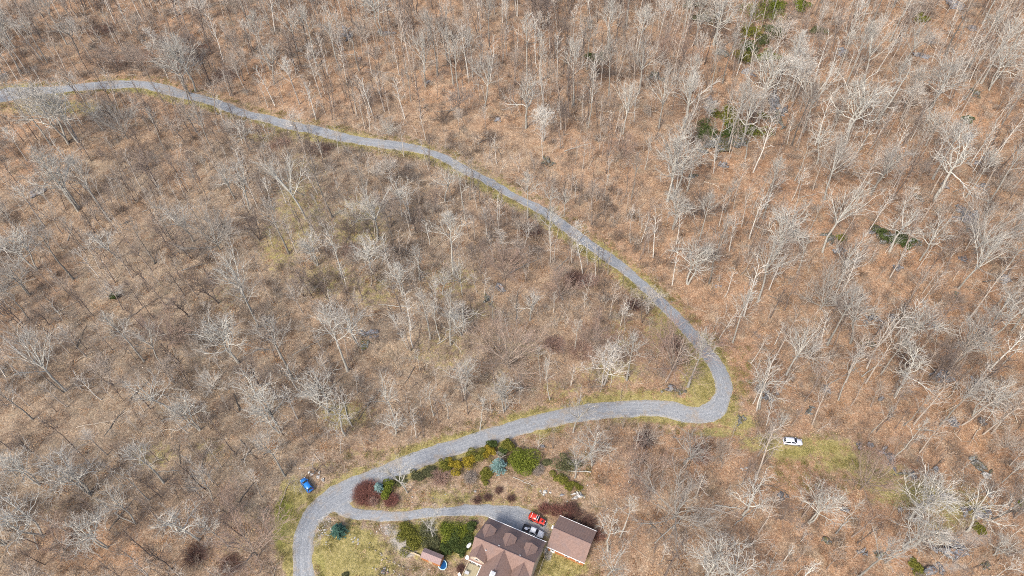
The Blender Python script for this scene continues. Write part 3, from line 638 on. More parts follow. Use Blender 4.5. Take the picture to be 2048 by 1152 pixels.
def bmat(name, stops):
    b = NB(name); c = b.ramp(b.rand(), stops); n = b.noise(b.geo(), 3, 3, .7)
    c = b.mix(b.rng(n, .4, .7, 0, .5), c, tuple(x * .5 for x in stops[0][1])); b.col(c); b.p.inputs['Roughness'].default_value = 1; return b.m
M['brush'] = bmat('brush_twigs', [(0, (.14, .105, .08)), (.3, (.28, .21, .165)), (.6, (.40, .32, .255)), (.8, (.48, .415, .34)), (1, (.58, .54, .47))])
M['litter'] = bmat('fallen_sticks', [(0, (.14, .10, .075)), (.5, (.36, .29, .22)), (1, (.62, .55, .45))])
M['leaf'] = bmat('curled_leaves', [(0, (.14, .07, .035)), (.35, (.30, .16, .08)), (.7, (.42, .26, .14)), (1, (.62, .47, .31))])
M['tuft'] = bmat('grass_tufts', [(0, (.13, .13, .03)), (.4, (.24, .22, .065)), (.75, (.35, .30, .11)), (1, (.46, .39, .20))])
bp = [mesh_np('brush', *brush_proto(60 + i, 44, h, r_, s_, .016, c)[:2], M['brush']) for i, (h, r_, s_, c) in enumerate([(1.5, 1.3, .5, .25), (2.2, 1.6, .45, .2), (1.1, 1.8, .9, .35), (2.8, 1.2, .3, .15), (1.6, 1.5, .7, .3)])]
sp = []
for i in range(5):
    g = random.Random(90 + i); out = []
    S = dict(SPEC['slim'], levels=3, nch=[7, 4], rmin=[.018, .012, .01], trop=[.1, .06, .04], ang=[32, 36, 38], f0=[.3, .2])
    grow(out, (0, 0, -.1), (g.gauss(0, .08), g.gauss(0, .08), 1), 5.5, .065, 0, S, g)
    V, Q, L = tubes([(a, b_, 4 if c == 6 else 3, l) for a, b_, c, l in out]) ; sp.append(mesh_np('sapling', V, Q, M['under'], False, {'lv': L}))
lp = []
for i in range(6):                                       # fallen sticks with side twigs
    g = random.Random(120 + i); L_ = g.uniform(1.5, 4.5); ps = []; pts = [(0, 0, .06)]; a = 0
    for k in range(5): a += g.gauss(0, .15); pts.append((pts[-1][0] + math.cos(a) * L_ / 5, pts[-1][1] + math.sin(a) * L_ / 5, .06 + g.uniform(0, .12)))
    r0 = g.uniform(.03, .055); ps.append((pts, [r0 * (1 - .15 * k) for k in range(6)], 4, 0.))
    for k in (2, 3, 4):
        b_ = a + g.choice([-.8, .8]); q = pts[k]; ps.append(([q, (q[0] + math.cos(b_) * .5, q[1] + math.sin(b_) * .5, .2), (q[0] + math.cos(b_) * 1.1, q[1] + math.sin(b_) * 1.1, .25)], [r0 * .6, r0 * .4, r0 * .2], 3, 1.))
    V, Q, L = tubes(ps); lp.append(mesh_np('stick', V, Q, M['litter']))
def leafpatch(seed, n, rad, size, mat, up):
    g = np.random.default_rng(seed); a = g.uniform(0, 6.28, n); r = rad * np.sqrt(g.random(n)); c = np.stack([r * np.cos(a), r * np.sin(a), g.uniform(.01, .10, n)], 1)
    if up:
        d = g.normal(0, .35, (n, 3)); d[:, 2] = 1; d *= g.uniform(.5, 1.2, (n, 1)) * size * 2; s_ = g.normal(0, 1, (n, 3)); s_[:, 2] = 0; s_ /= np.linalg.norm(s_, axis=1, keepdims=True); s_ *= size * .22
        V = np.stack([c - s_, c + s_, c + d * .98 + s_ * .3, c + d - s_ * .3], 1)
    else:
        u = g.normal(0, 1, (n, 3)); u[:, 2] *= .35; u /= np.linalg.norm(u, axis=1, keepdims=True); v = np.cross(u, g.normal(0, .35, (n, 3)) + [0, 0, 1]); v /= np.linalg.norm(v, axis=1, keepdims=True)
        sz = size * g.uniform(.6, 1.3, (n, 1)); V = np.stack([c - u * sz, c - v * sz * .6, c + u * sz, c + v * sz * .6 + [0, 0, .02]], 1)
    return mesh_np('patch', V.reshape(-1, 3), np.arange(4 * n).reshape(n, 4), mat)
fp = [leafpatch(i, 46, 1.3, .13, M['leaf'], False) for i in range(4)]
gp = [leafpatch(20 + i, 70, .8, .14, M['tuft'], True) for i in range(4)]
def field(n, ok, seed):
    g = np.random.default_rng(seed); P = []
    X = g.uniform(-268, 262, n); Y = g.uniform(30, 335, n); Z = terrain(X, Y); q = projv(np.stack([X, Y, Z], 1))
    m = (q[:, 0] > -90) & (q[:, 0] < 2140) & (q[:, 1] > -60) & (q[:, 1] < 1250)
    X, Y, Z, q = X[m], Y[m], Z[m], q[m]
    rd = np.minimum(np.minimum(road_dist(X, Y, ROADS['upper']), road_dist(X, Y, ROADS['lower'])), road_dist(X, Y, ROADS['drive']))
    m = ok(X, Y, q[:, 0], q[:, 1], rd, g); return np.stack([X, Y, Z], 1)[m]
def clearv(px, py): return np.array([clear_zone(a, b_) for a, b_ in zip(px, py)])
def ok_brush(X, Y, px, py, rd, g):
    d = .5 + .5 * vnoise(X, Y, 14, 3) + .35 * vnoise(X, Y, 5, 4)
    inloop = np.hypot((px - 700) / 620, (py - 560) / 300) < 1
    redz = np.hypot((px - 230) / 260, (py - 95) / 70) < 1
    d = d * np.where(redz, 1.5, 1) * np.where(inloop | (px < 650), 1.0, .5)
    return (rd > 2.2 + g.random(len(X)) * 2) & ~clearv(px, py) & (g.random(len(X)) < d)
def sc(name, label, P, protos, s0, s1, seed, flat=False, boost=False):
    g = np.random.default_rng(seed); n = len(P)
    rot = np.stack([g.normal(0, .05, n) * (not flat), g.normal(0, .05, n) * (not flat), g.uniform(0, 6.28, n)], 1)
    ss = g.uniform(s0, s1, n)
    if boost: q = projv(P); ss *= np.where((q[:, 0] > 1300) | (q[:, 1] < 250), 1.45, 1.)
    scatter(name, label, P, rot, ss, g.integers(0, len(protos), n), protos); print(name, n)
sc('brush', 'leafless reddish brown brush under the bare trees', field(36000, ok_brush, 1), bp, .6, 1.35, 2)
def ok_pole(X, Y, px, py, rd, g):
    d = .55 + .5 * vnoise(X, Y, 17, 33)
    left = px < 1250; d = d * np.where(left, 1.15, .85)
    d = np.where(np.hypot((px - 300) / 300, (py - 90) / 60) < 1, .25, d); d = np.where((px > 1000) & (px < 1400) & (py > 560) & (py < 820), .35, d)
    d = np.where((np.abs(px - 1350) < 130) & (np.abs(py - 560) < 130) & (rd > 0), .5, d); d = np.where((px > 1180) & (px < 1330) & (py > 930), .25, d)
    return (rd > 3) & ~clearv(px, py) & (g.random(len(X)) < d)
sc('pole_trees', 'thin bare pole trees crowding the wood in countless number', field(4800, ok_pole, 13), pp, .55, 1.3, 14, boost=True)
sc('saplings', 'thin pale saplings standing among the bare trees', field(8000, lambda X, Y, px, py, rd, g: (rd > 2.2) & ~clearv(px, py) & (g.random(len(X)) < .6 + .5 * vnoise(X, Y, 11, 8)), 3), sp, .5, 1.4, 4)
sc('fallen_branches', 'small pale sticks lying on the fallen leaves', field(3800, lambda X, Y, px, py, rd, g: (rd > .6) & ~clearv(px, py), 5), lp, .6, 2.6, 6, True)
sc('fallen_leaves', 'curled brown leaves strewn over the forest floor', field(16000, lambda X, Y, px, py, rd, g: (rd > .9) & ~(clearv(px, py) & (g.random(len(X)) < .7)), 7), fp, .7, 1.3, 8, True)
def ok_tuft(X, Y, px, py, rd, g):
    z = (rd < 3.6) & (rd > .1)
    cz = clearv(px, py) & (rd > .1) & ~((px > 930) & (px < 1195) & (py > 1025) & (py < 1120)) & ~((px > 925) & (px < 1095) & (py > 1110))
    return (z & (g.random(len(X)) < .75)) | cz
sc('grass', 'tufts of yellow green grass along verges and lawn', field(90000, ok_tuft, 9), gp, .6, 1.3, 10, True)

# ------------------------------------------------------------------ rocks
def pxscale(px, py):
    a = at(px, py); b_ = at(px + 4, py); c = at(px, py - 4); return 4 / (b_ - a).length, 4 / (c - a).length
def rock_mesh(seed, sub=4, cuts=20, rough=.34):
    bm = bmesh.new(); bmesh.ops.create_icosphere(bm, subdivisions=sub, radius=1)
    V = np.array([v.co for v in bm.verts]); g = np.random.default_rng(seed)
    for _ in range(cuts):
        n = g.normal(size=3); n /= np.linalg.norm(n); d = g.uniform(.42, .85); e = V @ n - d; V -= np.clip(e, 0, None)[:, None] * n
    for s_, a in ((.7, rough), (.3, rough * .45), (.13, rough * .25)):
        V *= (1 + a * (vnoise(V[:, 0] + 9 * seed, V[:, 1] + V[:, 2] * .7, s_, seed) + vnoise(V[:, 2] - 5, V[:, 0] * .6 - V[:, 1], s_, seed + 3)) * .6)[:, None]
    for v, p in zip(bm.verts, V): v.co = p
    me = bpy.data.meshes.new('rock'); bm.to_mesh(me); bm.free(); return me
def bare(o): return o
def rock(px, py, rx, ry, h, ang, mat, label, name='boulder', cat='boulder', group=None, seed=None, sub=4):
    sx, sy = pxscale(px, py); p = at(px, py)
    me = rock_mesh(seed or int(px * 7 + py) % 9973, sub); me.name = name; me.materials.append(M[mat])
    a = rx / sx * 1.12; b_ = max(ry / sy * .95, .25); z = h
    rot = Matrix.Rotation(R(ang), 3, 'Z')
    V = np.array([v.co for v in me.vertices]) * [a, b_, z]; V = V @ np.array(rot).T
    V[:, 2] += z * .12
    if max(rx, ry) >= 8 and sub == 4:
        g = np.random.default_rng(int(px + py)); Vs = [V * [.8, .8, 1]]; Fs = [np.array([tuple(q.vertices) for q in me.polygons])]; nv = len(V)
        for k in range(5):
            W_ = V * g.uniform(.3, .55); c_, s_ = math.cos(k * 2.1), math.sin(k * 2.1); W_ = np.stack([W_[:, 0] * c_ - W_[:, 1] * s_, W_[:, 0] * s_ + W_[:, 1] * c_, W_[:, 2]], 1)
            th = g.uniform(0, 6.28); o_ = np.array(rot) @ np.array([a * math.cos(th) * .85, b_ * math.sin(th) * .85, 0]); Vs.append(W_ + o_); Fs.append(Fs[0] + nv * (k + 1))
        me2 = mesh_np(name, np.vstack(Vs), np.vstack(Fs), M[mat]); me = me2
    else:
        me.vertices.foreach_set('co', V.astype(np.float32).ravel()); me.update()
    o = link(name, me); o.location = p; tag(o, label, cat, group); return o
rock(85, 382, 18, 14, 1.4, 10, 'rock', 'big dark blue grey boulder among trees left of the road loop')
rock(690, 62, 9, 22, 3.2, 25, 'rock', 'blue grey rock ledge under pale branches in the upper wood', 'rock_ledge', 'ledge')
rock(741, 668, 20, 9, 1.2, 0, 'rock', 'flat grey top half of the split boulder inside the road loop', group='split boulder')
rock(732, 690, 15, 9, 1.2, 20, 'rock_moss', 'mossy lower half of the split boulder inside the road loop', group='split boulder')
rock(1003, 574, 8, 13, 1.3, 30, 'rock', 'pale upper of two long rocks inside the road loop', group='two long rocks')
rock(975, 598, 9, 12, 1.2, 20, 'rock_moss', 'mossy lower of two long rocks inside the road loop', group='two long rocks')
rock(996, 239, 8, 5, 1.0, 0, 'rock', 'small rounded grey boulder alone on leaves above the road')
rock(1097, 322, 8, 13, 1.0, 5, 'rock_moss', 'lone upright mossy boulder on leaves above the road')
rock(1524, 782, 12, 10, 2.0, 30, 'rock', 'dark cracked boulder uphill of the pale fan crowned shrub by the hairpin', group='cracked boulders by the hairpin')
rock(1533, 796, 11, 9, 1.5, 50, 'rock', 'lighter blue grey boulder just below the dark cracked one', group='cracked boulders by the hairpin')
rock(1554, 788, 6, 4, .7, 50, 'rock', 'small dark rock right of the cracked boulders by the hairpin')
rock(1547, 205, 20, 30, 5.5, 8, 'rock', 'tall blue grey cliff with pale face behind a white limbed tree', 'cliff', 'cliff')
rock(1554, 240, 8, 22, 4, 6, 'rock_moss', 'dark mossy spur at the foot of the tall grey cliff', 'cliff', 'cliff')
rock(1432, 290, 40, 14, 3.2, 8, 'rock_moss', 'long mossy rock ledge below the wooded cliff', 'rock_ledge', 'ledge')
rock(1485, 284, 20, 10, 2.6, -6, 'rock_moss', 'dark mossy ledge directly right of the long mossy ledge', 'rock_ledge', 'ledge')
rock(1343, 778, 9, 8, 1.3, 40, 'rock', 'jagged grey boulder at the left of the pair inside the hairpin', group='boulders inside the hairpin')
rock(1362, 784, 11, 8, 1.0, 0, 'rock_moss', 'mossy brown boulder at the right of the pair inside the hairpin', group='boulders inside the hairpin')
rock(1325, 783, 5, 4, .6, 0, 'rock_moss', 'small round green rock left of the hairpin boulders')
rock(1480, 842, 9, 13, 1.3, -25, 'rock_moss', 'yellow mossy rock in the grass beside the road junction')
rock(1882, 752, 17, 13, 2.0, -10, 'rock', 'round pale grey boulder in orange leaves on the right')
rock(1953, 770, 7, 13, 1.6, 20, 'rock', 'dark upright rock right of the round pale boulder')
rock(1938, 440, 24, 26, 2.4, -20, 'rock', 'broad dark rock slab on the right of the wood')
rock(1920, 418, 7, 14, 1.8, 25, 'rock', 'thin dark rock touching the broad slab on its upper left')
rock(1980, 322, 8, 15, 2.2, -10, 'rock', 'upright dark rock among orange leaves near the right edge')
rock(1954, 328, 11, 4, 1.0, 0, 'rock', 'low dark rock left of the upright dark one near the right edge')
rock(1966, 372, 12, 9, 1.5, -20, 'rock', 'dark blocky rock below the upright one near the right edge')
rock(1775, 476, 22, 11, 3.2, 15, 'rock_moss', 'ivy green rock outcrop behind a contorted white tree', 'rock_outcrop', 'outcrop')
rock(1750, 462, 12, 9, 2.0, 30, 'rock', 'pale grey rock at the upper left of the ivy green outcrop')
rock(1815, 486, 22, 8, 2.4, 8, 'rock_moss', 'low mossy outcrop right of the contorted white tree', 'rock_outcrop', 'outcrop')
rock(1657, 478, 9, 17, 2.2, -25, 'rock_moss', 'thin mossy rock rib left of the ivy green outcrop', 'rock_outcrop', 'outcrop')
rock(1678, 502, 12, 9, 1.6, 0, 'rock', 'grey rock below the thin mossy rib')
rock(1310, 158, 18, 9, 3.0, 20, 'rock_moss', 'dark rock outcrop behind two pale trunks in the upper wood', 'rock_outcrop', 'outcrop')
rock(1779, 918, 8, 24, 1.1, 0, 'rock', 'long narrow grey rock lying upslope of the bottom right trees')
rock(1719, 893, 6, 8, .9, -10, 'rock', 'small pale rock left of the long narrow one')
rock(1803, 948, 18, 4, 1.0, 8, 'rock_moss', 'low dark mossy ledge under the long narrow rock')
rock(1962, 932, 9, 20, 1.6, 32, 'rock_moss', 'mossy rock split by a dark gap at lower right')
rock(1974, 950, 6, 9, 1.0, 32, 'rock_pale', 'pale foot of the mossy split rock at lower right')
rock(1905, 1108, 60, 18, 2.6, -10, 'rock', 'long grey rock ledge near the bottom right corner', 'rock_ledge', 'ledge')
rock(1856, 1142, 30, 20, 2.0, 10, 'rock', 'dark wet ledge at the bottom edge beside green moss', 'rock_ledge', 'ledge')
rock(1958, 1032, 30, 17, 2.2, -10, 'rock', 'blue grey outcrop behind white branches near the lower right', 'rock_outcrop', 'outcrop')
rock(1440, 573, 8, 5, .7, 0, 'rock', 'small grey rock above the hairpin in open leaves')
rock(1490, 937, 9, 6, .6, 0, 'rock_pale', 'pale oval rock in brush below the silver car')
rock(1906, 843, 11, 10, 1.2, 20, 'rock', 'grey mottled rock above the long narrow rock')
rock(1965, 843, 12, 7, 1.2, 10, 'rock', 'dark low rock right of the grey mottled one')
rock(1652, 780, 6, 12, .7, 0, 'rock', 'faint grey rock half covered by leaves below the hairpin woods')
rock(1905, 12, 20, 9, 3.0, 0, 'rock', 'dark rocks at the top edge near the right corner', 'rock_outcrop', 'outcrop')
rock(1975, 800, 5, 6, .7, 0, 'rock', 'small dark rock low in the right hand leaves')
rock(1690, 105, 14, 8, 1.8, 0, 'rock', 'grey rock under slim trees at upper right')
rock(1865, 650, 8, 5, .9, 0, 'rock', 'small dark rock in the middle of the right hand wood')
rock(1752, 640, 9, 6, .9, 0, 'rock', 'dark low rock beside a leaning grey trunk on the right')
rock(770, 68, 14, 6, 1.6, 0, 'rock', 'dark rock behind trunks at the top of the wood')
rock(720, 118, 6, 5, 1.0, 0, 'rock', 'little grey rock beside a broken trunk above the road')
rock(855, 165, 6, 5, .9, 0, 'rock', 'little dark rock at the foot of the wide fan crowned tree')
rock(1440, 108, 14, 8, 2.0, 0, 'rock_moss', 'green dark rock below the first hemlock at the top', 'rock_outcrop', 'outcrop')
rock(1495, 145, 12, 8, 2.0, 10, 'rock', 'blue grey rock between the hemlocks and the cliff')
rock(1420, 200, 12, 8, 1.5, 10, 'rock', 'dark rock patch left of the cliff')
rock(1800, 1020, 7, 5, .8, 0, 'rock', 'dark rock behind white limbs at bottom right')
rock(10, 150, 5, 9, 1.2, 0, 'rock', 'blue grey rock at the left edge above the road')
_g = random.Random(91); RK = []
while len(RK) < 34:
    x = _g.uniform(1380, 2040); y = _g.uniform(20, 1130) if _g.random() < .75 else _g.uniform(980, 1140); a = at(x, y)
    if x < 1560 and y > 560: continue
    if clear_zone(x, y) or not roadfree(a.x, a.y, 8) or any(math.hypot(x - q[0], y - q[1]) < 22 for q in RK) or any(math.hypot(x - m_[0][0], y - m_[0][1]) < 30 for m_ in MARKS): continue
    RK.append((x, y, _g.uniform(5, 15), _g.uniform(4, 10), _g.uniform(.6, 2.0), _g.uniform(-40, 40), _g.random() < .3))
RG = {}
for i, q in enumerate(RK):
    j = min(range(len(MARKS)), key=lambda j: math.hypot(q[0] - MARKS[j][0][0], q[1] - MARKS[j][0][1])); m_ = MARKS[j][0]
    RG.setdefault((q[6], side(q[0] - m_[0], q[1] - m_[1]), j), []).append((math.hypot(q[0] - m_[0], q[1] - m_[1]), i))
for (ms, s_, j), L in RG.items():
    for n_, (d_, i) in enumerate(sorted(L)):
        q = RK[i]; rock(q[0], q[1], q[2], q[3], q[4], q[5], 'rock_moss' if ms else 'rock', f"{'mossy' if ms else 'grey'} half buried rock, {ORD[n_]} {PH[s_]} {MARKS[j][1]}", name='half_buried_rock', cat='rock', group='half buried rocks on the right hand slope')
# garden stones
M['rock_tan'] = rock_mat('tan_stone', (.30, .26, .21), (.54, .48, .41), 0)
for i, (x, y, r_) in enumerate([(619, 945, 4), (625, 949, 5), (636, 954, 5), (638, 945, 3.5), (645, 960, 4), (600, 937, 2.6)]):
    lab = ['stone at the left end of the row beside the blue car', 'squarish stone second in the row beside the blue car', 'largest pale stone in the row beside the blue car', 'stone set behind the row beside the blue car', 'stone nearest the road in the row beside the blue car', 'lone white stone above the blue car'][i]
    rock(x, y, r_, r_ * .9, .35, i * 30, 'rock_pale', 'pale ' + lab, 'stone', 'stone', 'stones beside the blue car', sub=3)
for i, (x, y, r_) in enumerate([(703, 1079, 4.5), (710, 1076, 4), (716, 1080, 4.5), (717, 1088, 4), (700, 1070, 2.5), (707, 1084, 3)]):
    lab = ['white stone at the left of the lawn pile', 'white stone on top of the lawn pile', 'white stone at the right of the lawn pile', 'white stone lowest in the lawn pile', 'small tan stone above the lawn pile', 'small white stone in the middle of the lawn pile'][i]
    rock(x, y, r_, r_, .4, i * 40, 'rock_pale', lab, 'stone', 'stone', 'pile of white stones on the lawn', sub=3)
ORD2 = ['first', 'second', 'third', 'fourth', 'fifth', 'sixth', 'seventh', 'eighth', 'ninth', 'tenth', 'eleventh', 'twelfth', 'thirteenth', 'fourteenth']
for i in range(14):
    t = i / 13; x = 737 + 66 * t + rnd.uniform(-4, 4); y = 1088 + 50 * t + 6 * math.sin(t * 4) + rnd.uniform(-3, 3)
    rock(x, y, rnd.uniform(1.6, 3.4), rnd.uniform(1.4, 2.8), .25, i * 37, 'rock_tan', ORD2[i] + ' stone from the upper end of the row edging the lawn below the gravel', 'stone', 'stone', 'row of stones edging the lawn', sub=2)
rock(767, 1144, 9, 9, .7, 30, 'rock', 'blue grey boulder on the lawn at the bottom edge', sub=4)
rock(1092, 984, 9, 8, .8, 15, 'rock_pale', 'largest white boulder above the garage')
rock(1080, 983, 4.5, 4, .5, 15, 'rock_pale', 'small white boulder left of the largest white one', sub=3)
rock(1158, 993, 12, 8, .8, -12, 'rock_pale', 'flat pale grey boulder on orange leaves above the garage')
rock(950, 983, 4, 3.5, .4, 0, 'rock_pale', 'little pale stone above the dark bushes by the driveway', 'stone', 'stone', sub=3)
rock(1125, 990, 5, 4, .4, 0, 'rock', 'dull stone between the white and the flat grey boulders', 'stone', 'stone', sub=3)
rock(1085, 893, 7, 4, .5, -20, 'rock', 'grey stone at the road edge near the big green bush', 'stone', 'stone', sub=3)
def scat_stones():
    g = random.Random(8); bm = bmesh.new()
    zones = [((650, 1050), 16, 22, 70), ((1240, 950), 90, 50, 50), ((1180, 1010), 60, 30, 30), ((750, 1060), 30, 10, 16), ((650, 1070), 10, 20, 30), ((1080, 1120), 40, 14, 10), ((900, 1000), 90, 20, 14), ((800, 1150), 60, 14, 25)]
    for (cx, cy), rx, ry, n in zones:
        for _ in range(n):
            p = at(cx + g.uniform(-rx, rx), cy + g.uniform(-ry, ry)); s_ = g.uniform(.05, .17)
            m = Matrix.Translation(p + Vector((0, 0, s_ * .4))) @ Matrix.Rotation(g.uniform(0, 6), 4, 'Z') @ Matrix.Diagonal((s_ * 1.3, s_, s_ * .7, 1))
            bmesh.ops.create_icosphere(bm, subdivisions=1, radius=1, matrix=m)
    o = bm_obj('small_stones', bm, M['rock_pale']); tag(o, 'small pale stones scattered around the lawn, bank and garage', kind='stuff')
scat_stones()

# ------------------------------------------------------------------ evergreens and garden shrubs
def leafmat(name, stops):
    b = NB(name); v = b.attr('v'); n = b.noise(b.obj(), 1.6, 3, .7)
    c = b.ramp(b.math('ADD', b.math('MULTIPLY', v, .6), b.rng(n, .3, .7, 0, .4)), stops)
    b.col(c); b.p.inputs['Roughness'].default_value = .8; b.p.inputs['Specular IOR Level'].default_value = .15; return b.m
LM = {'green': leafmat('green_foliage', [(0, (.025, .038, .008)), (.5, (.12, .145, .02)), (1, (.27, .29, .05))]),
      'dark': leafmat('dark_foliage', [(0, (.018, .028, .012)), (.5, (.055, .078, .022)), (1, (.13, .16, .045))]),
      'yellow': leafmat('yellow_foliage', [(0, (.05, .045, .008)), (.5, (.22, .17, .02)), (1, (.46, .34, .04))]),
      'olive': leafmat('olive_foliage', [(0, (.04, .045, .01)), (.5, (.13, .13, .025)), (1, (.26, .24, .05))]),
      'blue': leafmat('blue_spruce_needles', [(0, (.03, .06, .055)), (.5, (.10, .18, .165)), (1, (.27, .38, .36))]),
      'teal': leafmat('dark_spruce_needles', [(0, (.012, .035, .03)), (.5, (.035, .085, .065)), (1, (.09, .17, .13))]),
      'dull': leafmat('dull_foliage', [(0, (.04, .045, .02)), (.5, (.10, .105, .05)), (1, (.19, .18, .09))])}
def leaves(C, U, W_, s_):
    """quads centred C with half axes U, W_"""
    V = np.stack([C - U, C - W_, C + U, C + W_], 1); return V.reshape(-1, 3)
def bush_mesh(name, seed, a, b_, h, mat, n=3600, size=.13, lumps=11, floor=.12):
    g = np.random.default_rng(seed)
    L = g.normal(0, .42, (lumps, 3)) * [a, b_, 0]; L[:, 2] = g.uniform(.35, .62, lumps) * h; rr = g.uniform(.34, .64, lumps)
    L[0] = [0, 0, h * .55]; rr[0] = .66
    k = g.integers(0, lumps, n); d = g.normal(size=(n, 3)); d /= np.linalg.norm(d, axis=1, keepdims=True); d[:, 2] = np.abs(d[:, 2]) * 1.0 - .25
    q = g.uniform(.55, 1.04, n) ** .6; C = L[k] + d * (rr[k] * q)[:, None] * [a, b_, h * .5]; C[:, 2] = np.maximum(C[:, 2], floor)
    U = g.normal(size=(n, 3)); U /= np.linalg.norm(U, axis=1, keepdims=True); nn = d + g.normal(0, .6, (n, 3)); W_ = np.cross(U, nn); W_ /= np.linalg.norm(W_, axis=1, keepdims=True) + 1e-9
    s_ = size * g.uniform(.6, 1.4, (n, 1)); V = leaves(C, U * s_, W_ * s_ * .6, s_)
    v = np.clip(.25 + .5 * g.random(n), 0, 1)
    return mesh_np(name, V, np.arange(4 * n).reshape(n, 4), mat, False, {'v': np.repeat(v, 4)})
def spruce_mesh(name, seed, r, h, mat, per=46):
    g = np.random.default_rng(seed); V = []; vv = []; 
    nb = 150
    for i in range(nb):
        t = (i + g.random()) / nb; z = h * (.06 + .92 * t); L = r * (1 - t) ** .8 * g.uniform(.75, 1.08) + .08; az = i * 2.4 + g.uniform(-.3, .3)
        m = max(8, int(per * L / r)); f = g.random(m) ** .7; dr = -.18
        dx, dy = math.cos(az), math.sin(az); C = np.stack([dx * L * f, dy * L * f, z + L * f * dr + .12 * L * f ** 2], 1); wd = .26 * L * (1.05 - f) + .05
        off = g.uniform(-1, 1, m) * wd; C[:, 0] += -dy * off; C[:, 1] += dx * off; C[:, 2] += g.normal(0, .04, m)
        sg = np.sign(off); U = np.stack([dx * .8 - dy * sg * .7, dy * .8 + dx * sg * .7, np.full(m, .15)], 1) * .13 * g.uniform(.7, 1.3, (m, 1))
        W_ = np.cross(U, g.normal(0, .4, (m, 3)) + [0, 0, 1]) * .45
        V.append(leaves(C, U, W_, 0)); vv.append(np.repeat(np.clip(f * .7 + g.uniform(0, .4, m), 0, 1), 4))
    V = np.vstack(V); n = len(V) // 4
    return mesh_np(name, V, np.arange(4 * n).reshape(n, 4), mat, False, {'v': np.concatenate(vv)})
def stem(parent, h, r, n=6):
    V, Q, L = tubes([([(0, 0, -.2), (0, 0, h * .5), (0, 0, h)], [r, r * .7, r * .2], n, 0.)]); link('stem', mesh_np('stem', V, Q, M['bark'], True, {'lv': L}), parent)
def shrub(px, py, rx, ry, h, mat, label, cat='shrub', name='evergreen_shrub', group=None, n=3600, size=.13):
    sx, sy = pxscale(px, py); p = at(px, py); p = p + Vector((0, 0, -.05))
    # the seen outline is centred at the shrub's mid height
    q = at(px, py, h * .45); q.z = float(terrain(q.x, q.y))
    o = empty(name, q, rnd.uniform(0, 6.28), label, cat, group)
    a = (rx + ry) / 2 / sx * 1.08; link('foliage', bush_mesh('foliage', int(px + py * 3), a, a, h, LM[mat], n, size), o); stem(o, h * .6, .07); return o
def spruce(px, py, r, h, mat, label, group=None):
    sx, sy = pxscale(px, py); q = at(px, py, h * .4); q.z = float(terrain(q.x, q.y))
    o = empty('spruce_tree', q, rnd.uniform(0, 6), label, 'spruce', group); link('needles', spruce_mesh('needles', int(px), r / sx * 1.08, h, LM[mat]), o); stem(o, h * .95, .1)
spruce(998, 929, 18, 5.5, 'blue', 'pale blue spruce in the shrub row below the road')
spruce(757, 975, 12, 4.2, 'blue', 'small blue green spruce touching the red brown brush')
spruce(675, 1060, 17, 4.4, 'teal', 'dark teal spruce standing alone on the lawn')
shrub(776, 978, 15, 13, 2.6, 'green', 'green bush right of the small blue green spruce')
shrub(890, 931, 14, 12, 2.6, 'olive', 'green bush at the left end of the yellow shrub row')
for i, (x, y, r_, l) in enumerate([(913, 929, 13, 'yellow shrub second from the left in the row'), (938, 922, 14, 'golden yellow shrub in the middle of the row'), (961, 913, 15, 'large yellow green shrub right of the golden one'), (978, 901, 11, 'small orange yellow shrub against the dark shrub')]):
    shrub(x, y, r_, r_, 2.8, 'yellow' if i != 2 else 'olive', l, group='yellow shrubs along the lower road')
shrub(984, 890, 12, 10, 2.4, 'dark', 'dark green shrub behind the small orange yellow one')
shrub(1003, 900, 11, 9, 2.0, 'dark', 'dark shrub directly above the pale blue spruce')
shrub(1018, 888, 11, 11, 2.8, 'olive', 'olive shrub at the top of the row next to the road')
shrub(1046, 921, 28, 26, 3.4, 'green', 'big round bright green bush at the right end of the row', n=9000)
shrub(861, 945, 16, 10, 1.2, 'dull', 'low dull green shrub left of the yellow shrub row')
shrub(832, 952, 14, 8, 1.0, 'dull', 'flat dull green shrub between a bare tree and the road')
shrub(800, 961, 13, 8, 1.0, 'dull', 'flat dull green shrub under the bare tree by the road')
shrub(972, 950, 16, 9, 1.2, 'olive', 'low olive shrub left of the foot of the blue spruce')
shrub(1132, 930, 18, 22, 3.2, 'dull', 'dull green hemlock under grey bare twigs', 'hemlock', 'hemlock')
shrub(1122, 956, 15, 10, 1.8, 'olive', 'olive skirt of foliage below the twiggy hemlock')
shrub(1140, 972, 9, 8, 1.0, 'olive', 'small olive tuft below the hemlock')
shrub(1158, 974, 6, 5, .7, 'olive', 'tiny olive tuft above the flat grey boulder')
shrub(1095, 925, 10, 8, 1.0, 'dull', 'small dull tuft right of the big round bush')
hg = 'green shrubs between the driveway and the house'
for x, y, r_, m_, l in [(808, 1064, 19, 'olive', 'olive shrub at the left end of the bed below the driveway'), (826, 1082, 20, 'olive', 'yellow green shrub above the shed'), (846, 1064, 20, 'dull', 'dull shrub under the bare tree below the driveway'),
                        (893, 1062, 17, 'green', 'bright green shrub left of the dark gap in the bed'), (920, 1062, 22, 'green', 'bright green shrub right of the dark gap in the bed'), (940, 1056, 11, 'dark', 'dark shrub touching the top of the house corner'),
                        (908, 1086, 19, 'dark', 'dark green shrub in the middle of the bed by the house'), (932, 1084, 16, 'dark', 'dark green shrub against the west wall of the house'), (890, 1098, 12, 'dark', 'dark shrub beside the shed roof'), (925, 1100, 10, 'dark', 'small dark shrub above the deck'), (866, 1088, 18, 'dull', 'brownish shrub above the shed roof')]:
    shrub(x, y, r_, r_ * .9, 1.5, m_, l, group=hg, n=3000)
sg = 'dark evergreens in the upper wood'
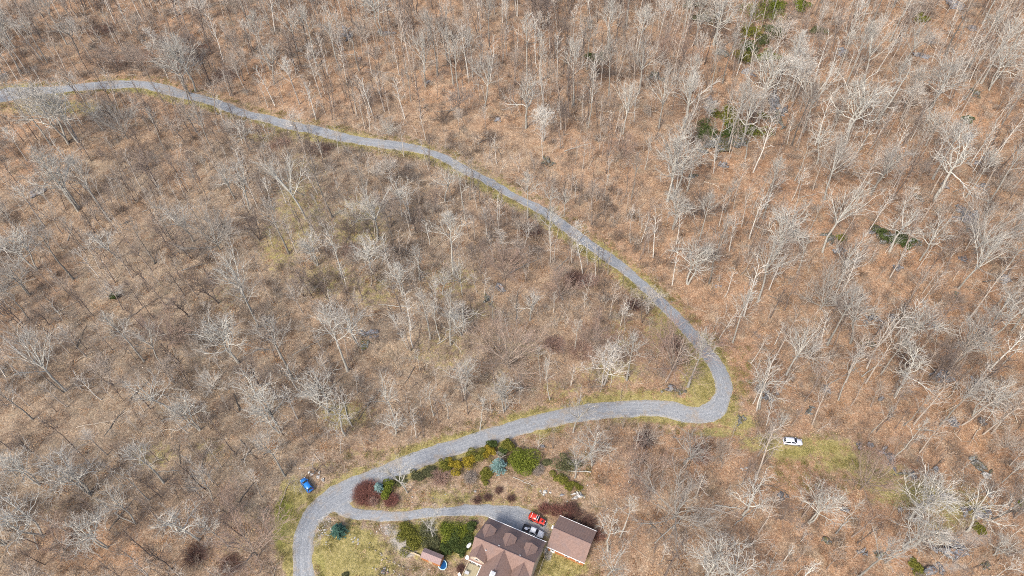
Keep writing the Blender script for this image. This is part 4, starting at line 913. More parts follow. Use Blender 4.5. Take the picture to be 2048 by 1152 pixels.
for x, y, r_, h, m_, l in [(1405, 35, 20, 3, 'dull', 'round green hemlock left of the larger hemlocks at the top'), (1524, 26, 34, 6, 'green', 'large green hemlock at the top edge'), (1546, 60, 20, 4, 'dark', 'dark hemlock just below the large one'),
                           (1508, 92, 26, 4, 'dark', 'sprawling dark hemlock above the cliff'), (1528, 78, 18, 3, 'dull', 'dull hemlock between the dark ones'), (1598, 6, 18, 4, 'green', 'green hemlock cut by the top edge right of the large one'), (1502, 66, 22, 4, 'olive', 'olive hemlock left of the dark ones near the top'), (1535, 112, 20, 3, 'green', 'green hemlock lowest in the strip above the cliff'), (1488, 112, 16, 3, 'olive', 'olive hemlock lowest left in the strip above the cliff'), (1550, 10, 18, 5, 'green', 'green hemlock right of the large one at the top edge'), (1462, 244, 16, 2, 'olive', 'olive shrub just above the long mossy ledge'), (1195, 116, 16, 3, 'dark', 'small dark hemlock beside a grey trunk'),
                           (1936, 238, 10, 2.5, 'dark', 'small dark evergreen alone at upper right'), (228, 592, 8, 3, 'dark', 'little dark evergreen near the left of the loop'), (1448, 228, 20, 2, 'olive', 'mossy green shrub left of the cliff'), (1415, 262, 26, 2, 'dark', 'dark green shrub on the long mossy ledge'),
                           (1500, 260, 26, 2, 'green', 'green shrub below the cliff'), (1465, 268, 22, 2, 'dark', 'dark green shrub between the ledge and the green shrub'), (1530, 232, 9, 1.6, 'olive', 'mossy shrub at the left foot of the cliff'), (1682, 475, 11, 2, 'olive', 'yellow green shrub on the thin mossy rib'),
                           (1768, 466, 22, 2.4, 'dark', 'dark ivy shrub on the outcrop behind the white tree'), (1805, 482, 20, 1.6, 'dark', 'dark ivy shrub right of the white tree trunk'), (1845, 36, 16, 2.5, 'olive', 'olive shrub left of the broken dark tree at the top'), (1635, 60, 12, 2.2, 'dull', 'dull evergreen under slim trees near the top'),
                           (1835, 1135, 15, 1.2, 'olive', 'yellow mossy shrub at the bottom edge by the wet ledge'), (2045, 1010, 8, 1.5, 'green', 'green shrub cut by the right edge'), (690, 1152, 8, .8, 'dull', 'low dull tuft on the lawn at the bottom edge'), (1960, 1060, 12, 1.0, 'olive', 'olive moss shrub below the blue grey outcrop'), (1380, 8, 12, 2.5, 'dull', 'dull evergreen at the very top left of the hemlocks')]:
    shrub(x, y, r_, r_ * .9, h, m_, l, 'evergreen', 'evergreen_shrub', sg if y < 700 else None, n=2600, size=.22 if y < 700 else .15)
# leafless twiggy shrubs
def twigmat(name, a, b_, c):
    q = NB(name); q.col(q.mix(q.rng(q.noise(q.obj(), 2.2, 4, .8), .35, .65), q.mix(q.attr('lv'), a, b_), c)); return q.m
TM = {'red': twigmat('red_brown_twigs', (.15, .06, .045), (.21, .085, .07), (.28, .14, .11)), 'plum': twigmat('plum_twigs', (.07, .04, .035), (.12, .065, .055), (.19, .11, .09)), 'grey': twigmat('grey_twigs', (.22, .18, .15), (.32, .26, .22), (.44, .38, .32)),
      'rose': twigmat('rosy_twigs', (.26, .16, .12), (.36, .22, .175), (.42, .30, .24))}
def twig_bush(px, py, r_, h, mat, label, n=500, group=None):
    sx, sy = pxscale(px, py); q = at(px, py, h * .4); q.z = float(terrain(q.x, q.y))
    o = empty('leafless_shrub', q, 0, label, 'shrub', group); g = random.Random(int(px * 3 + py)); ps = []; a = r_ / sx
    for i in range(n):
        az = g.uniform(0, 6.28); t = math.sqrt(g.random()); bx = .35 * a * t * math.cos(az); by = .35 * a * t * math.sin(az); el = math.pi / 2 - t * 1.15; L = g.uniform(.7, 1.05)
        d = (math.cos(el) * math.cos(az) * a, math.cos(el) * math.sin(az) * a, math.sin(el) * h); p1 = (bx + d[0] * L * .5 + g.gauss(0, .1), by + d[1] * L * .5 + g.gauss(0, .1), d[2] * L * .6); p2 = (bx + d[0] * L + g.gauss(0, .15), by + d[1] * L + g.gauss(0, .15), d[2] * L)
        ps.append(([(bx, by, -.05), p1, p2], [.022, .016, .008], 3, 0.))
        for k in range(3):
            s_ = g.uniform(.3, .95); m_ = tuple(p1[c] + (p2[c] - p1[c]) * s_ for c in range(3)); e = tuple(m_[c] + g.gauss(0, .28) + (.1 if c == 2 else 0) for c in range(3)); ps.append(([m_, e], [.013, .007], 3, 1.))
    st = ps[::4][:len(ps) // 5]; 
    V, Q, L_ = tubes([p for p in ps if p[3] == 0.]); link('stems', mesh_np('stems', V, Q, TM[mat], False, {'lv': L_}), o)
    V, Q, L_ = tubes([p for p in ps if p[3] == 1.]); link('twigs', mesh_np('twigs', V, Q, TM[mat], False, {'lv': L_}), o)
twig_bush(733, 987, 27, 1.9, 'red', 'large dome of red brown leafless brush at the driveway fork', 1500)
twig_bush(782, 1000, 14, 1.2, 'red', 'small red brown brush below the green bush', 600)
gb = 'small dark leafless bushes above the driveway'
for x, y, r_, l in [(955, 1000, 10, 'leftmost small dark bush above the driveway'), (975, 995, 9, 'second small dark bush above the driveway'), (1022, 997, 9, 'rightmost small dark bush above the driveway'), (998, 981, 9, 'highest of the small dark bushes above the driveway')]:
    twig_bush(x, y, r_ * .9, 1.2, 'plum', l, 130, gb)
gb = 'plum brown brush behind the garage'
for x, y, r_, l in [(1088, 1018, 12, 'plum brown brush above the red vehicle'), (1110, 1020, 13, 'plum brown brush at the left corner of the garage'), (1133, 1022, 17, 'plum brown brush behind the left half of the garage'), (1157, 1033, 17, 'plum brown brush behind the middle of the garage'),
                    (1180, 1045, 16, 'plum brown brush behind the right corner of the garage'), (1197, 1072, 13, 'plum brown brush right of the garage roof'), (1145, 1015, 12, 'thin plum brush highest behind the garage')]:
    twig_bush(x, y, r_, 1.7, 'plum' if y % 2 else 'red', l, 240, gb)
for x, y, r_, m_, l in [(745, 1003, 9, 'rose', 'thin rosy brush under the red brown dome'), (880, 955, 20, 'rose', 'rosy grey leafless brush below the yellow shrubs'), (940, 955, 13, 'grey', 'grey leafless shrub below the large yellow green one'), (1075, 940, 12, 'grey', 'grey leafless shrub at the right foot of the big round bush'),
                        (1165, 700, 30, 'rose', 'wide rosy brush inside the loop left of the hairpin'), (1110, 690, 22, 'rose', 'rosy brush left of the wide rosy one'), (1150, 560, 24, 'plum', 'dark plum brush inside the loop below the road'), (1060, 460, 22, 'plum', 'plum brush beside the road inside the loop'), (1265, 610, 16, 'plum', 'small plum brush close to the road inside the loop'),
                        (700, 500, 22, 'rose', 'rosy brush in the middle of the loop'), (640, 300, 26, 'plum', 'plum brush under the upper road'), (560, 285, 20, 'rose', 'rosy brush under the upper road'), (1180, 560, 16, 'rose', 'rosy brush right of the dark plum one'), (260, 120, 34, 'rose', 'wide brown brush above the road at upper left'),
                        (400, 100, 34, 'plum', 'dark plum brush right of the leaning pair of trees'), (340, 130, 26, 'rose', 'brown brush behind the leaning pair of trees'), (450, 150, 30, 'rose', 'brown brush above the bend of the upper road'), (200, 60, 28, 'plum', 'dark brush high on the left'),
                        (1350, 690, 26, 'rose', 'rosy brush inside the hairpin'), (390, 1110, 26, 'plum', 'dark plum brush at the bottom left'), (460, 1130, 24, 'plum', 'dark brush at the bottom edge left of the curve'), (1290, 880, 20, 'plum', 'dark brush between the road and the rosy dome tree'), (1400, 910, 22, 'rose', 'rosy brush below the junction')]:
    twig_bush(x, y, r_, 2.0, m_, l, 420 if y > 850 else 520)

# ------------------------------------------------------------------ fallen logs
LOGS = [(585, 712, 648, 676, .16, .6), (652, 790, 697, 742, .14, .1), (716, 840, 762, 780, .13, .1), (683, 510, 703, 462, .16, .1), (663, 433, 700, 414, .09, .6), (730, 138, 826, 162, .10, .7), (1577, 264, 1612, 240, .16, .2), (1617, 712, 1670, 757, .13, .7),
        (250, 642, 335, 588, .14, .05), (309, 530, 318, 488, .13, .0), (153, 700, 175, 650, .14, .05), (547, 145, 586, 75, .12, .1), (1776, 69, 1840, 71, .16, .6), (1430, 1012, 1486, 1020, .17, .9), (1600, 396, 1634, 389, .12, .6), (1535, 592, 1567, 606, .13, .1), (1026, 955, 1068, 974, .09, 1.),
        (1085, 160, 1148, 121, .14, .1), (1905, 385, 1975, 362, .09, .5), (230, 660, 262, 640, .1, .1), (1318, 630, 1345, 600, .1, .4), (1815, 1090, 1760, 1120, .16, .7), (330, 792, 385, 800, .12, .1), (1560, 430, 1590, 470, .1, .5), (1300, 1046, 1330, 1080, .14, .1), (180, 470, 182, 420, .12, .05), (1848, 84, 1880, 108, .14, .1),
        (1905, 782, 1958, 720, .1, .4), (1440, 400, 1475, 372, .09, .3), (240, 330, 268, 300, .12, .1), (830, 735, 800, 780, .1, .1), (480, 880, 520, 930, .12, .1), (1010, 690, 960, 700, .09, .4)]
_g = random.Random(77)
while len(LOGS) < 110:
    x0 = _g.uniform(10, 2040); y0 = _g.uniform(10, 1140)
    a = at(x0, y0)
    if clear_zone(x0, y0) or not roadfree(a.x, a.y, 6) or (x0 > 1200 and _g.random() < .45): continue
    th = _g.choice([_g.gauss(.65, .3), _g.uniform(0, 3.14)]); L = _g.uniform(5, 13); sx, sy = pxscale(x0, y0); x1 = x0 + math.cos(th) * L * sx; y1 = y0 - math.sin(th) * L * sy
    b_ = at(x1, y1)
    if roadfree(b_.x, b_.y, 4): LOGS.append((x0, y0, x1, y1, _g.uniform(.10, .2), _g.choice([.0, .05, .1, .5, .8])))
LK = {}; LOGLAB = {}
for i, (x0, y0, x1, y1, r_, t) in enumerate(LOGS):
    mx, my = (x0 + x1) / 2, (y0 + y1) / 2; j = min(range(len(MARKS)), key=lambda j: math.hypot(mx - MARKS[j][0][0], my - MARKS[j][0][1]))
    LK.setdefault(('dark' if t < .25 else ('grey' if t < .65 else 'pale'), side(mx - MARKS[j][0][0], my - MARKS[j][0][1]), j), []).append((math.hypot(mx - MARKS[j][0][0], my - MARKS[j][0][1]), i))
for (w_, s_, j), L in LK.items():
    for q_, (d_, i) in enumerate(sorted(L)): LOGLAB[i] = f"{w_} fallen log, {ORD[q_]} {PH[s_]} {MARKS[j][1]}"
for i, (x0, y0, x1, y1, r_, t) in enumerate(LOGS):
    a = at(x0, y0); b_ = at(x1, y1); L = (b_ - a).length; g = random.Random(300 + i); n = 7; pts = []
    ux = (b_.x - a.x) / L; uy = (b_.y - a.y) / L
    for k in range(n + 1):
        s_ = k / n; o_ = math.sin(s_ * 3.1) * L * g.uniform(.0, .03) + g.gauss(0, .08); x = a.x + (b_.x - a.x) * s_ - uy * o_; y = a.y + (b_.y - a.y) * s_ + ux * o_; pts.append((x - a.x, y - a.y, float(terrain(x, y)) - a.z + r_ * .9 + .16))
    V, Q, L1 = tubes([(pts, [r_ * (1 - .6 * k / n) for k in range(n + 1)], 7, 0.)])
    j = min(range(len(MARKS)), key=lambda j: math.hypot((x0 + x1) / 2 - MARKS[j][0][0], (y0 + y1) / 2 - MARKS[j][0][1])); dx = (x0 + x1) / 2 - MARKS[j][0][0]; dy = (y0 + y1) / 2 - MARKS[j][0][1]
    word = 'dark' if t < .25 else ('grey' if t < .65 else 'pale')
    o = empty('fallen_log', a, 0, LOGLAB[i], 'log', 'logs lying on the forest floor')
    q = link('trunk', mesh_np('trunk', V, Q, M['bark'], True, {'lv': L1}), o); q['tint'] = float(t)
    ps = []
    for k in range(3, 7):
        p = pts[k]; s_ = g.choice([-1, 1]); l2 = g.uniform(.8, 2.2); ps.append(([p, (p[0] + (ux - uy * s_) * l2 * .4, p[1] + (uy + ux * s_) * l2 * .4, p[2] + .3), (p[0] + (ux * 1.2 - uy * s_) * l2 * .8, p[1] + (uy * 1.2 + ux * s_) * l2 * .8, p[2] + g.uniform(.1, .6))], [.05, .035, .015], 3, 1.))
    V, Q, L1 = tubes(ps); q = link('branches', mesh_np('branches', V, Q, M['bark'], True, {'lv': L1}), o); q['tint'] = float(t)

# ------------------------------------------------------------------ buildings
def roofmat():
    b = NB('brown_shingles'); P = b.obj(); n = b.noise(P, 2.2, 5, .7); n2 = b.noise(P, 9, 3, .8); n3 = b.noise(P, .5, 3, .6)
    wv = b.n('ShaderNodeTexWave', wave_type='BANDS', bands_direction='Z'); b.lk(P, wv.inputs[0]); wv.inputs['Scale'].default_value = 1.7; wv.inputs['Distortion'].default_value = .6; wv.inputs['Detail'].default_value = 2
    c = b.mix(b.rng(n, .35, .65), (.165, .108, .088), (.235, .158, .132)); c = b.mix(b.rng(n2, .45, .7, 0, .5), c, (.29, .21, .18)); c = b.mix(b.rng(n3, .5, .72, 0, .6), c, (.17, .135, .13)); c = b.mix(b.rng(wv.outputs['Fac'], 0, .25, .22, 0), c, (.13, .085, .075))
    b.col(c); b.bump(b.math('ADD', n2, wv.outputs['Fac']), .4, .03); return b.m
M['shingle'] = roofmat(); M['ridge'] = simple('ridge_cap', (.15, .095, .085)); M['white'] = simple('white_trim', (.78, .78, .77), .5); M['siding'] = simple('cedar_siding', (.36, .15, .06), .7, var=.25); M['tan'] = simple('tan_siding', (.42, .36, .28), .7)
M['glass'] = simple('window_glass', (.03, .04, .05), .12, spec=.6); M['deck'] = simple('weathered_deck_boards', (.34, .30, .20), .85, var=.2); M['deck2'] = simple('timber', (.40, .31, .20), .8); M['rail'] = simple('rail_timber', (.46, .38, .26), .8)
M['concrete'] = simple('concrete', (.42, .43, .44), .85); M['purple_metal'] = simple('shed_roofing', (.26, .185, .175), .75, var=.15)
HU = Vector((.9026, -.4305, 0)); HV = Vector((.4305, .9026, 0)); HANG = math.atan2(-.4305, .9026)
rc = [at0(949.3, 1073.5, 9.0), at0(1069.4, 1125.8, 9.0)]
O = Vector(((rc[0][0] + rc[1][0]) / 2, (rc[0][1] + rc[1][1]) / 2, 0)); HL = math.hypot(rc[0][0] - rc[1][0], rc[0][1] - rc[1][1]) / 2
def luv(px, py, z):
    x, y = at0(px, py, z); d = Vector((x - O.x, y - O.y, 0)); return d.dot(HU), d.dot(HV)
RZ = 9.0; NE = 4.0; SE = 4.4
vn = luv((971.5 + 1093.5) / 2, (1032.2 + 1085.2) / 2, NE)[1]; vs = luv(948, 1124, SE)[1]
print('house half length', HL, 'north eave', vn, 'south eave', vs)
house = empty('house', O, HANG, 'large house with brown shingle roof and three dormers, cut by the bottom edge', 'house')
def hbox(bm, u0, u1, v0, v1, z0, z1): box(bm, ((u0 + u1) / 2, (v0 + v1) / 2, (z0 + z1) / 2), (abs(u1 - u0), abs(v1 - v0), abs(z1 - z0)))
def gable_walls(bm, u0, u1, v0, v1, ze0, ze1, vr, zr):
    """walls with gable ends at u0 and u1; eaves ze0 at v0, ze1 at v1"""
    prof = [(v0, 0), (v1, 0), (v1, ze1), (vr, zr), (v0, ze0)]
    A = [bm.verts.new((u0, a, b_)) for a, b_ in prof]; B = [bm.verts.new((u1, a, b_)) for a, b_ in prof]
    bm.faces.new(A); bm.faces.new(B[::-1])
    for i in range(5): j = (i + 1) % 5; bm.faces.new((A[j], A[i], B[i], B[j]))
    bmesh.ops.recalc_face_normals(bm, faces=bm.faces[:])
ov = .45
bm = bmesh.new(); gable_walls(bm, -HL + ov, HL - ov, vs + ov, vn - ov, SE - .02, NE - .02, 0, RZ - .45); bm_obj('wall', bm, M['tan'], house)
rf = bmesh.new(); slab(rf, [(-HL, 0, RZ), (HL, 0, RZ), (HL, vn, NE), (-HL, vn, NE)], .16); north = bm_obj('roof', rf, M['shingle'], house)
rf = bmesh.new(); slab(rf, [(-HL, vs, SE), (HL, vs, SE), (HL, -.001, RZ - .004), (-HL, -.001, RZ - .004)], .16); bm_obj('roof', rf, M['shingle'], house)
bm = bmesh.new(); cyl(bm, (-HL - .02, 0, RZ + .01), (HL + .02, 0, RZ + .01), .10, n=6); bm_obj('ridge_cap', bm, M['ridge'], house)
bm = bmesh.new(); hbox(bm, -HL - .02, HL + .02, vn + .003, vn + .12, NE - .2, NE + .03); bm_obj('gutter', bm, M['white'], house)
bm = bmesh.new(); hbox(bm, -HL - .02, -3.75, vs - .12, vs - .003, SE - .2, SE + .03); bm_obj('gutter', bm, M['white'], house)
def gable(parentname, u, v0, v1, zr, hw, drop, front_over=.35, prow=0., wall_to=None, win=True, end=None):
    """a gabled dormer or wing whose ridge runs along v from v0 (in the main roof) to v1"""
    sgn = 1 if v1 > v0 else -1
    d = bpy.data.objects.new(parentname, None)
    fv = v1 - sgn * (front_over + prow); ze = zr - drop
    bm = bmesh.new()
    z0 = wall_to if wall_to is not None else ze - 2.6
    prof = [(u - hw + .22, z0), (u + hw - .22, z0), (u + hw - .22, ze - .02 + drop * .22 / hw - .2), (u, zr - .2), (u - hw + .22, ze - .02 + drop * .22 / hw - .2)]
    vb = v0 if end is None else end
    A = [bm.verts.new((a, fv, b_)) for a, b_ in prof]; B = [bm.verts.new((a, vb, b_)) for a, b_ in prof]
    bm.faces.new(A); bm.faces.new(B[::-1])
    for i in range(5): j = (i + 1) % 5; bm.faces.new((A[j], A[i], B[i], B[j]))
    bmesh.ops.recalc_face_normals(bm, faces=bm.faces[:]); w_ = bm_obj(parentname, bm, M['tan'], house)
    for s_ in (-1, 1):
        q = bmesh.new(); vb2 = vb
        slab(q, [(u, vb2, zr), (u, v1, zr), (u + s_ * hw, v1 - sgn * prow, ze), (u + s_ * hw, vb2, ze)], .14); bm_obj('roof', q, M['shingle'], w_)
    q = bmesh.new(); cyl(q, (u, vb, zr + .012), (u, v1 + sgn * .01, zr + .012), .075, n=6); bm_obj('ridge_cap', q, M['ridge'], w_)
    if win:
        q = bmesh.new(); hbox(q, u - .5, u + .5, fv + sgn * .003, fv + sgn * .05, ze - 1.0, ze + .1); fr = bm_obj('window_frame', q, M['white'], w_)
        q = bmesh.new(); hbox(q, u - .42, u + .42, fv + sgn * .052, fv + sgn * .06, ze - .92, ze + .02); bm_obj('pane', q, M['glass'], w_)
    return w_
def zmain(v): return RZ - (RZ - NE) * v / vn if v > 0 else RZ - (RZ - SE) * v / vs
for (fx, fy), (bx, by) in [((980.7, 1048.2), (967.8, 1079)), ((1022, 1066), (1008.4, 1098)), ((1063.9, 1085.2), (1051.6, 1116))]:
    u1, v1 = luv(fx, fy, 8.4); u0, v0 = luv(bx, by, 8.4)
    gable('dormer', (u0 + u1) / 2, .5, v1, 8.35, 1.45, 1.35, .25, .0, end=.5)
u0, v0 = luv(965.3, 1082.7, 8.6); u1, v1 = luv(951.8, 1114.7, 8.2)
gable('dormer', (u0 + u1) / 2, -.3, max(v1, vs + .1), 8.3, 1.9, 1.9, .2, .0, end=-.3)
u0, v0 = luv(1049.7, 1121, 8.6); u1, v1 = luv(1036.8, 1151.7, 8.2)
gable('dormer', (u0 + u1) / 2, -.3, vs - .2, 8.3, 1.9, 1.9, .2, .0, end=-.3)
uw = (luv(1008.4, 1100.6, RZ)[0] + luv(988.7, 1144.3, RZ)[0]) / 2; wl = luv(964, 1131, SE)[0]
print('wing', uw, wl)
gable('wing', uw, -.2, vs - 9, RZ - .03, uw - wl, RZ - SE - .3, .4, .0, wall_to=0, end=-.2)
bm = bmesh.new(); hbox(bm, wl - .12, wl - .004, vs - 9, vs - .13, SE + .1, SE + .33); bm_obj('gutter', bm, M['white'], house)
uc, vc = luv(985, 1148, 9.4); bm = bmesh.new(); hbox(bm, uc - .5, uc + .5, vc - .5, vc + .5, RZ - 2.2, RZ + .6); ch = bm_obj('chimney', bm, M['white'], house)
bm = bmesh.new(); hbox(bm, uc - .32, uc + .32, vc - .32, vc + .32, RZ + .603, RZ + .75); bm_obj('chimney_cap', bm, M['concrete'], ch)
for (vx, vy, vz) in ((998, 1092, 8.6), (1040, 1112, 8.6), (972, 1100, 7.6), (1010, 1125, 7.8)):
    a_, b_ = luv(vx, vy, vz); zz = zmain(b_); bm = bmesh.new(); cyl(bm, (a_, b_, zz - .2), (a_, b_, zz + .45), .07, n=8); hbox(bm, a_ - .16, a_ + .16, b_ - .16, b_ + .16, zz - .1, zz + .06); bm_obj('roof_vent', bm, M['concrete'], house)
ud, vd = luv(935, 1115, 5); bm = bmesh.new(); cyl(bm, (0, 0, 0), (-.05, -.05, .12), .15, .48, 16); dd = bm_obj('satellite_dish', bm, M['white'], house); dd.location = (ud, vd, 4.9)
bm = bmesh.new(); cyl(bm, (0, 0, -.5), (0, 0, 0), .03, n=6); bm_obj('dish_arm', bm, M['white'], dd)
for uu in (-5.6, -2.5, 1.2, 4.6):
    bm = bmesh.new(); hbox(bm, uu - .55, uu + .55, vn - ov + .003, vn - ov + .05, 1.1, 2.5); f = bm_obj('window', bm, M['white'], house)
    bm = bmesh.new(); hbox(bm, uu - .46, uu + .46, vn - ov + .052, vn - ov + .06, 1.18, 2.42); bm_obj('pane', bm, M['glass'], f)
for uu in (-6.3, -4.9):
    bm = bmesh.new(); hbox(bm, uu - .6, uu + .6, vs + ov - .05, vs + ov - .003, 1.2, 3.1); f = bm_obj('window', bm, M['white'], house)
    bm = bmesh.new(); hbox(bm, uu - .5, uu + .5, vs + ov - .06, vs + ov - .052, 1.28, 3.02); bm_obj('pane', bm, M['glass'], f)
# deck in the corner between the main house and the wing
dk = [luv(938.2, 1121, 1.0), luv(926.5, 1152, 1.0), luv(964, 1131, 1.0)]
u_l = (dk[0][0] + dk[1][0]) / 2; u_r = wl + .1; v_t = vs + ov - .1; v_b = v_t - 5.2; nb = 30
bmw = (u_r - u_l) / nb; first = None
base = bmesh.new(); hbox(base, u_l + .05, u_r, v_b + .05, v_t, .0, .93); deck = bm_obj('deck', base, M['deck2'], house)
me = None
for k in range(24):
    y1 = v_t - k * (v_t - v_b) / 24
    if me is None:
        q = bmesh.new(); box(q, (0, 0, 0), (u_r - u_l, (v_t - v_b) / 24 - .02, .05)); o = bm_obj('board', q, M['deck'], deck); me = o.data
    else: o = bpy.data.objects.new('board', me); COL.objects.link(o); o.parent = deck
    o.location = ((u_l + u_r) / 2, y1 - .1, .965 + .004 * (k % 3))
q = bmesh.new(); hbox(q, u_l - .06, u_l + .04, v_b, v_t, 1.75, 1.85); [hbox(q, u_l - .05, u_l + .03, v_b + i * .65, v_b + i * .65 + .08, .9, 1.75) for i in range(9)]; bm_obj('railing', q, M['rail'], deck)
# furniture on the deck
x, y = at0(934, 1146, 1.3)
ct = empty('patio_table', (x, y, 1.0), HANG, 'small grey table standing on the deck', 'table')
q = bmesh.new(); box(q, (0, 0, .62), (1.0, .7, .05), bev=.015); bm_obj('tabletop', q, M['concrete'], ct)
for a in (-.42, .42):
    for b_ in (-.28, .28): q = bmesh.new(); cyl(q, (a, b_, 0), (a, b_, .6), .03, n=6); bm_obj('leg', q, M['concrete'], ct)
x, y = at0(938, 1090.7, .8)
pt = empty('propane_tank', (x, y, 0), HANG + R(75), 'white propane tank beside the west wall of the house', 'tank')
q = bmesh.new(); bmesh.ops.create_uvsphere(q, u_segments=20, v_segments=12, radius=1, matrix=Matrix.Translation((0, 0, .78)) @ Matrix.Diagonal((.85, .42, .42, 1))); bm_obj('tank_body', q, M['white'], pt, True)
q = bmesh.new(); cyl(q, (0, 0, 1.15), (0, 0, 1.3), .16, n=12); bm_obj('valve_cover', q, M['concrete'], pt)
for a in (-.5, .5): q = bmesh.new(); box(q, (a, 0, .2), (.12, .6, .42)); bm_obj('leg', q, M['concrete'], pt)
# garage
gp_ = {k: at0(*p, z) for k, p, z in (('ne0', (1116.3, 1030.3), 2.8), ('ne1', (1188, 1059.7), 2.8), ('r0', (1106.7, 1055), 5.0), ('r1', (1182.4, 1087.9), 5.0), ('se0', (1092.6, 1092.4), 2.8), ('se1', (1170, 1127.4), 2.8))}
gc = (Vector((*gp_['r0'], 0)) + Vector((*gp_['r1'], 0))) / 2; gu = (Vector((*gp_['r1'], 0)) - Vector((*gp_['r0'], 0))); gl = gu.length / 2; gu.normalize(); gv = Vector((-gu.y, gu.x, 0))
gn = (Vector((*gp_['ne0'], 0)) / 2 + Vector((*gp_['ne1'], 0)) / 2 - gc).dot(gv); gs = (Vector((*gp_['se0'], 0)) / 2 + Vector((*gp_['se1'], 0)) / 2 - gc).dot(gv)
print('garage', gl, gn, gs)
gar = empty('garage', gc, math.atan2(gu.y, gu.x), 'detached garage with plain brown gable roof and cedar wall', 'garage')
bm = bmesh.new(); gable_walls(bm, -gl + .3, gl - .3, gs + .25, gn - .3, 2.85, 2.75, 0, 4.75); bm_obj('wall', bm, M['siding'], gar)
bm = bmesh.new(); slab(bm, [(-gl, 0, 5), (gl, 0, 5), (gl, gn, 2.8), (-gl, gn, 2.8)], .14); bm_obj('roof', bm, M['shingle'], gar)
bm = bmesh.new(); slab(bm, [(-gl, gs, 2.8), (gl, gs, 2.8), (gl, -.001, 4.996), (-gl, -.001, 4.996)], .14); bm_obj('roof', bm, M['shingle'], gar)
bm = bmesh.new(); cyl(bm, (-gl, 0, 5.01), (gl, 0, 5.01), .08, n=6); bm_obj('ridge_cap', bm, M['ridge'], gar)
bm = bmesh.new(); hbox(bm, -gl, gl, gs - .1, gs - .003, 2.62, 2.82); bm_obj('gutter', bm, M['white'], gar)
bm = bmesh.new(); hbox(bm, -gl, gl, gn + .003, gn + .08, 2.64, 2.82); bm_obj('gutter', bm, M['white'], gar)
for a in (-3.2, .2, 2.9):
    bm = bmesh.new(); hbox(bm, a - .5, a + .5, gs + .2, gs + .247, 1.0 if a > -3 else .02, 2.1); f = bm_obj('window' if a > -3 else 'door', bm, M['white'], gar)
    bm = bmesh.new(); hbox(bm, a - .4, a + .4, gs + .19, gs + .198, 1.1, 2.0); bm_obj('pane', bm, M['glass'], f)
bm = bmesh.new(); hbox(bm, -gl + .24, -gl + .297, -3.0, .0, .05, 2.3); gd = bm_obj('garage_door', bm, M['white'], gar)
for k in range(4): bm = bmesh.new(); hbox(bm, -gl + .21, -gl + .238, -2.9, -.1, .12 + k * .55, .6 + k * .55); bm_obj('panel', bm, M['white'], gd)
bm = bmesh.new(); hbox(bm, -gl - .55, -gl + .1, .1, .9, 3.6, 3.7); hbox(bm, -gl - .35, -gl - .2, .4, .6, 3.7, 4.0); bm_obj('hoist_bracket', bm, M['white'], gar)
# shed
sp_ = [Vector((*at0(*p, 2.4), 0)) for p in ((848, 1095.7), (887, 1111.4), (878.8, 1130.6), (842.6, 1109.4))]
sc_ = sum(sp_, Vector()) / 4; su = (sp_[1] - sp_[0]); sl_ = su.length / 2; su.normalize(); sw = 1.15
shed = empty('shed', (sc_.x, sc_.y, 0), math.atan2(su.y, su.x), 'small garden shed with a ribbed purplish brown roof', 'shed')
bm = bmesh.new(); gable_walls(bm, -sl_ + .12, sl_ - .12, -sw + .12, sw - .12, 1.95, 1.95, 0, 2.65); bm_obj('wall', bm, M['siding'], shed)
for s_ in (1, -1):
    bm = bmesh.new(); slab(bm, [(-sl_, 0, 2.8), (sl_, 0, 2.8), (sl_, s_ * sw, 2.05), (-sl_, s_ * sw, 2.05)], .06); r_ = bm_obj('roof', bm, M['purple_metal'], shed)
    me = None
    for k in range(13):
        x = -sl_ + .15 + k * (2 * sl_ - .3) / 12
        if me is None:
            q = bmesh.new(); slab(q, [(-.03, 0, 2.84), (.03, 0, 2.84), (.03, s_ * sw, 2.09), (-.03, s_ * sw, 2.09)], .03); o = bm_obj('rib', q, M['purple_metal'], r_); me = o.data
        else: o = bpy.data.objects.new('rib', me); COL.objects.link(o); o.parent = r_
        o.location.x = x
bm = bmesh.new(); hbox(bm, -.5, .4, -sw + .06, -sw + .117, .05, 1.85); bm_obj('door', bm, M['deck2'], shed)
# paddling pool
M['blue_plastic'] = simple('blue_plastic', (.02, .16, .42), .35); M['pale_blue'] = simple('pale_blue_rim', (.45, .68, .80), .4); M['pool_water'] = simple('pool_water', (.01, .07, .20), .08, spec=.6)
x, y = at0(885, 1129.5, .3); pool = empty('paddling_pool', (x, y, 0), R(20), 'small round blue pool with a pale rim beside the shed', 'pool')
bm = bmesh.new(); bmesh.ops.create_cone(bm, cap_ends=True, segments=28, radius1=.85, radius2=.95, depth=.4, matrix=Matrix.Translation((0, 0, .2)) @ Matrix.Diagonal((1, 1.25, 1, 1))); bm_obj('shell', bm, M['blue_plastic'], pool)
bm = bmesh.new()
for k in range(28):
    a = k * 2 * math.pi / 28; b_ = (k + 1) * 2 * math.pi / 28; cyl(bm, (.93 * math.cos(a), 1.16 * math.sin(a), .42), (.93 * math.cos(b_), 1.16 * math.sin(b_), .42), .1, n=8)
bm_obj('rim', bm, M['pale_blue'], pool, True)
bm = bmesh.new(); bmesh.ops.create_circle(bm, cap_ends=True, segments=28, radius=.9, matrix=Matrix.Translation((0, 0, .405)) @ Matrix.Diagonal((1, 1.25, 1, 1))); bm_obj('water', bm, M['pool_water'], pool)
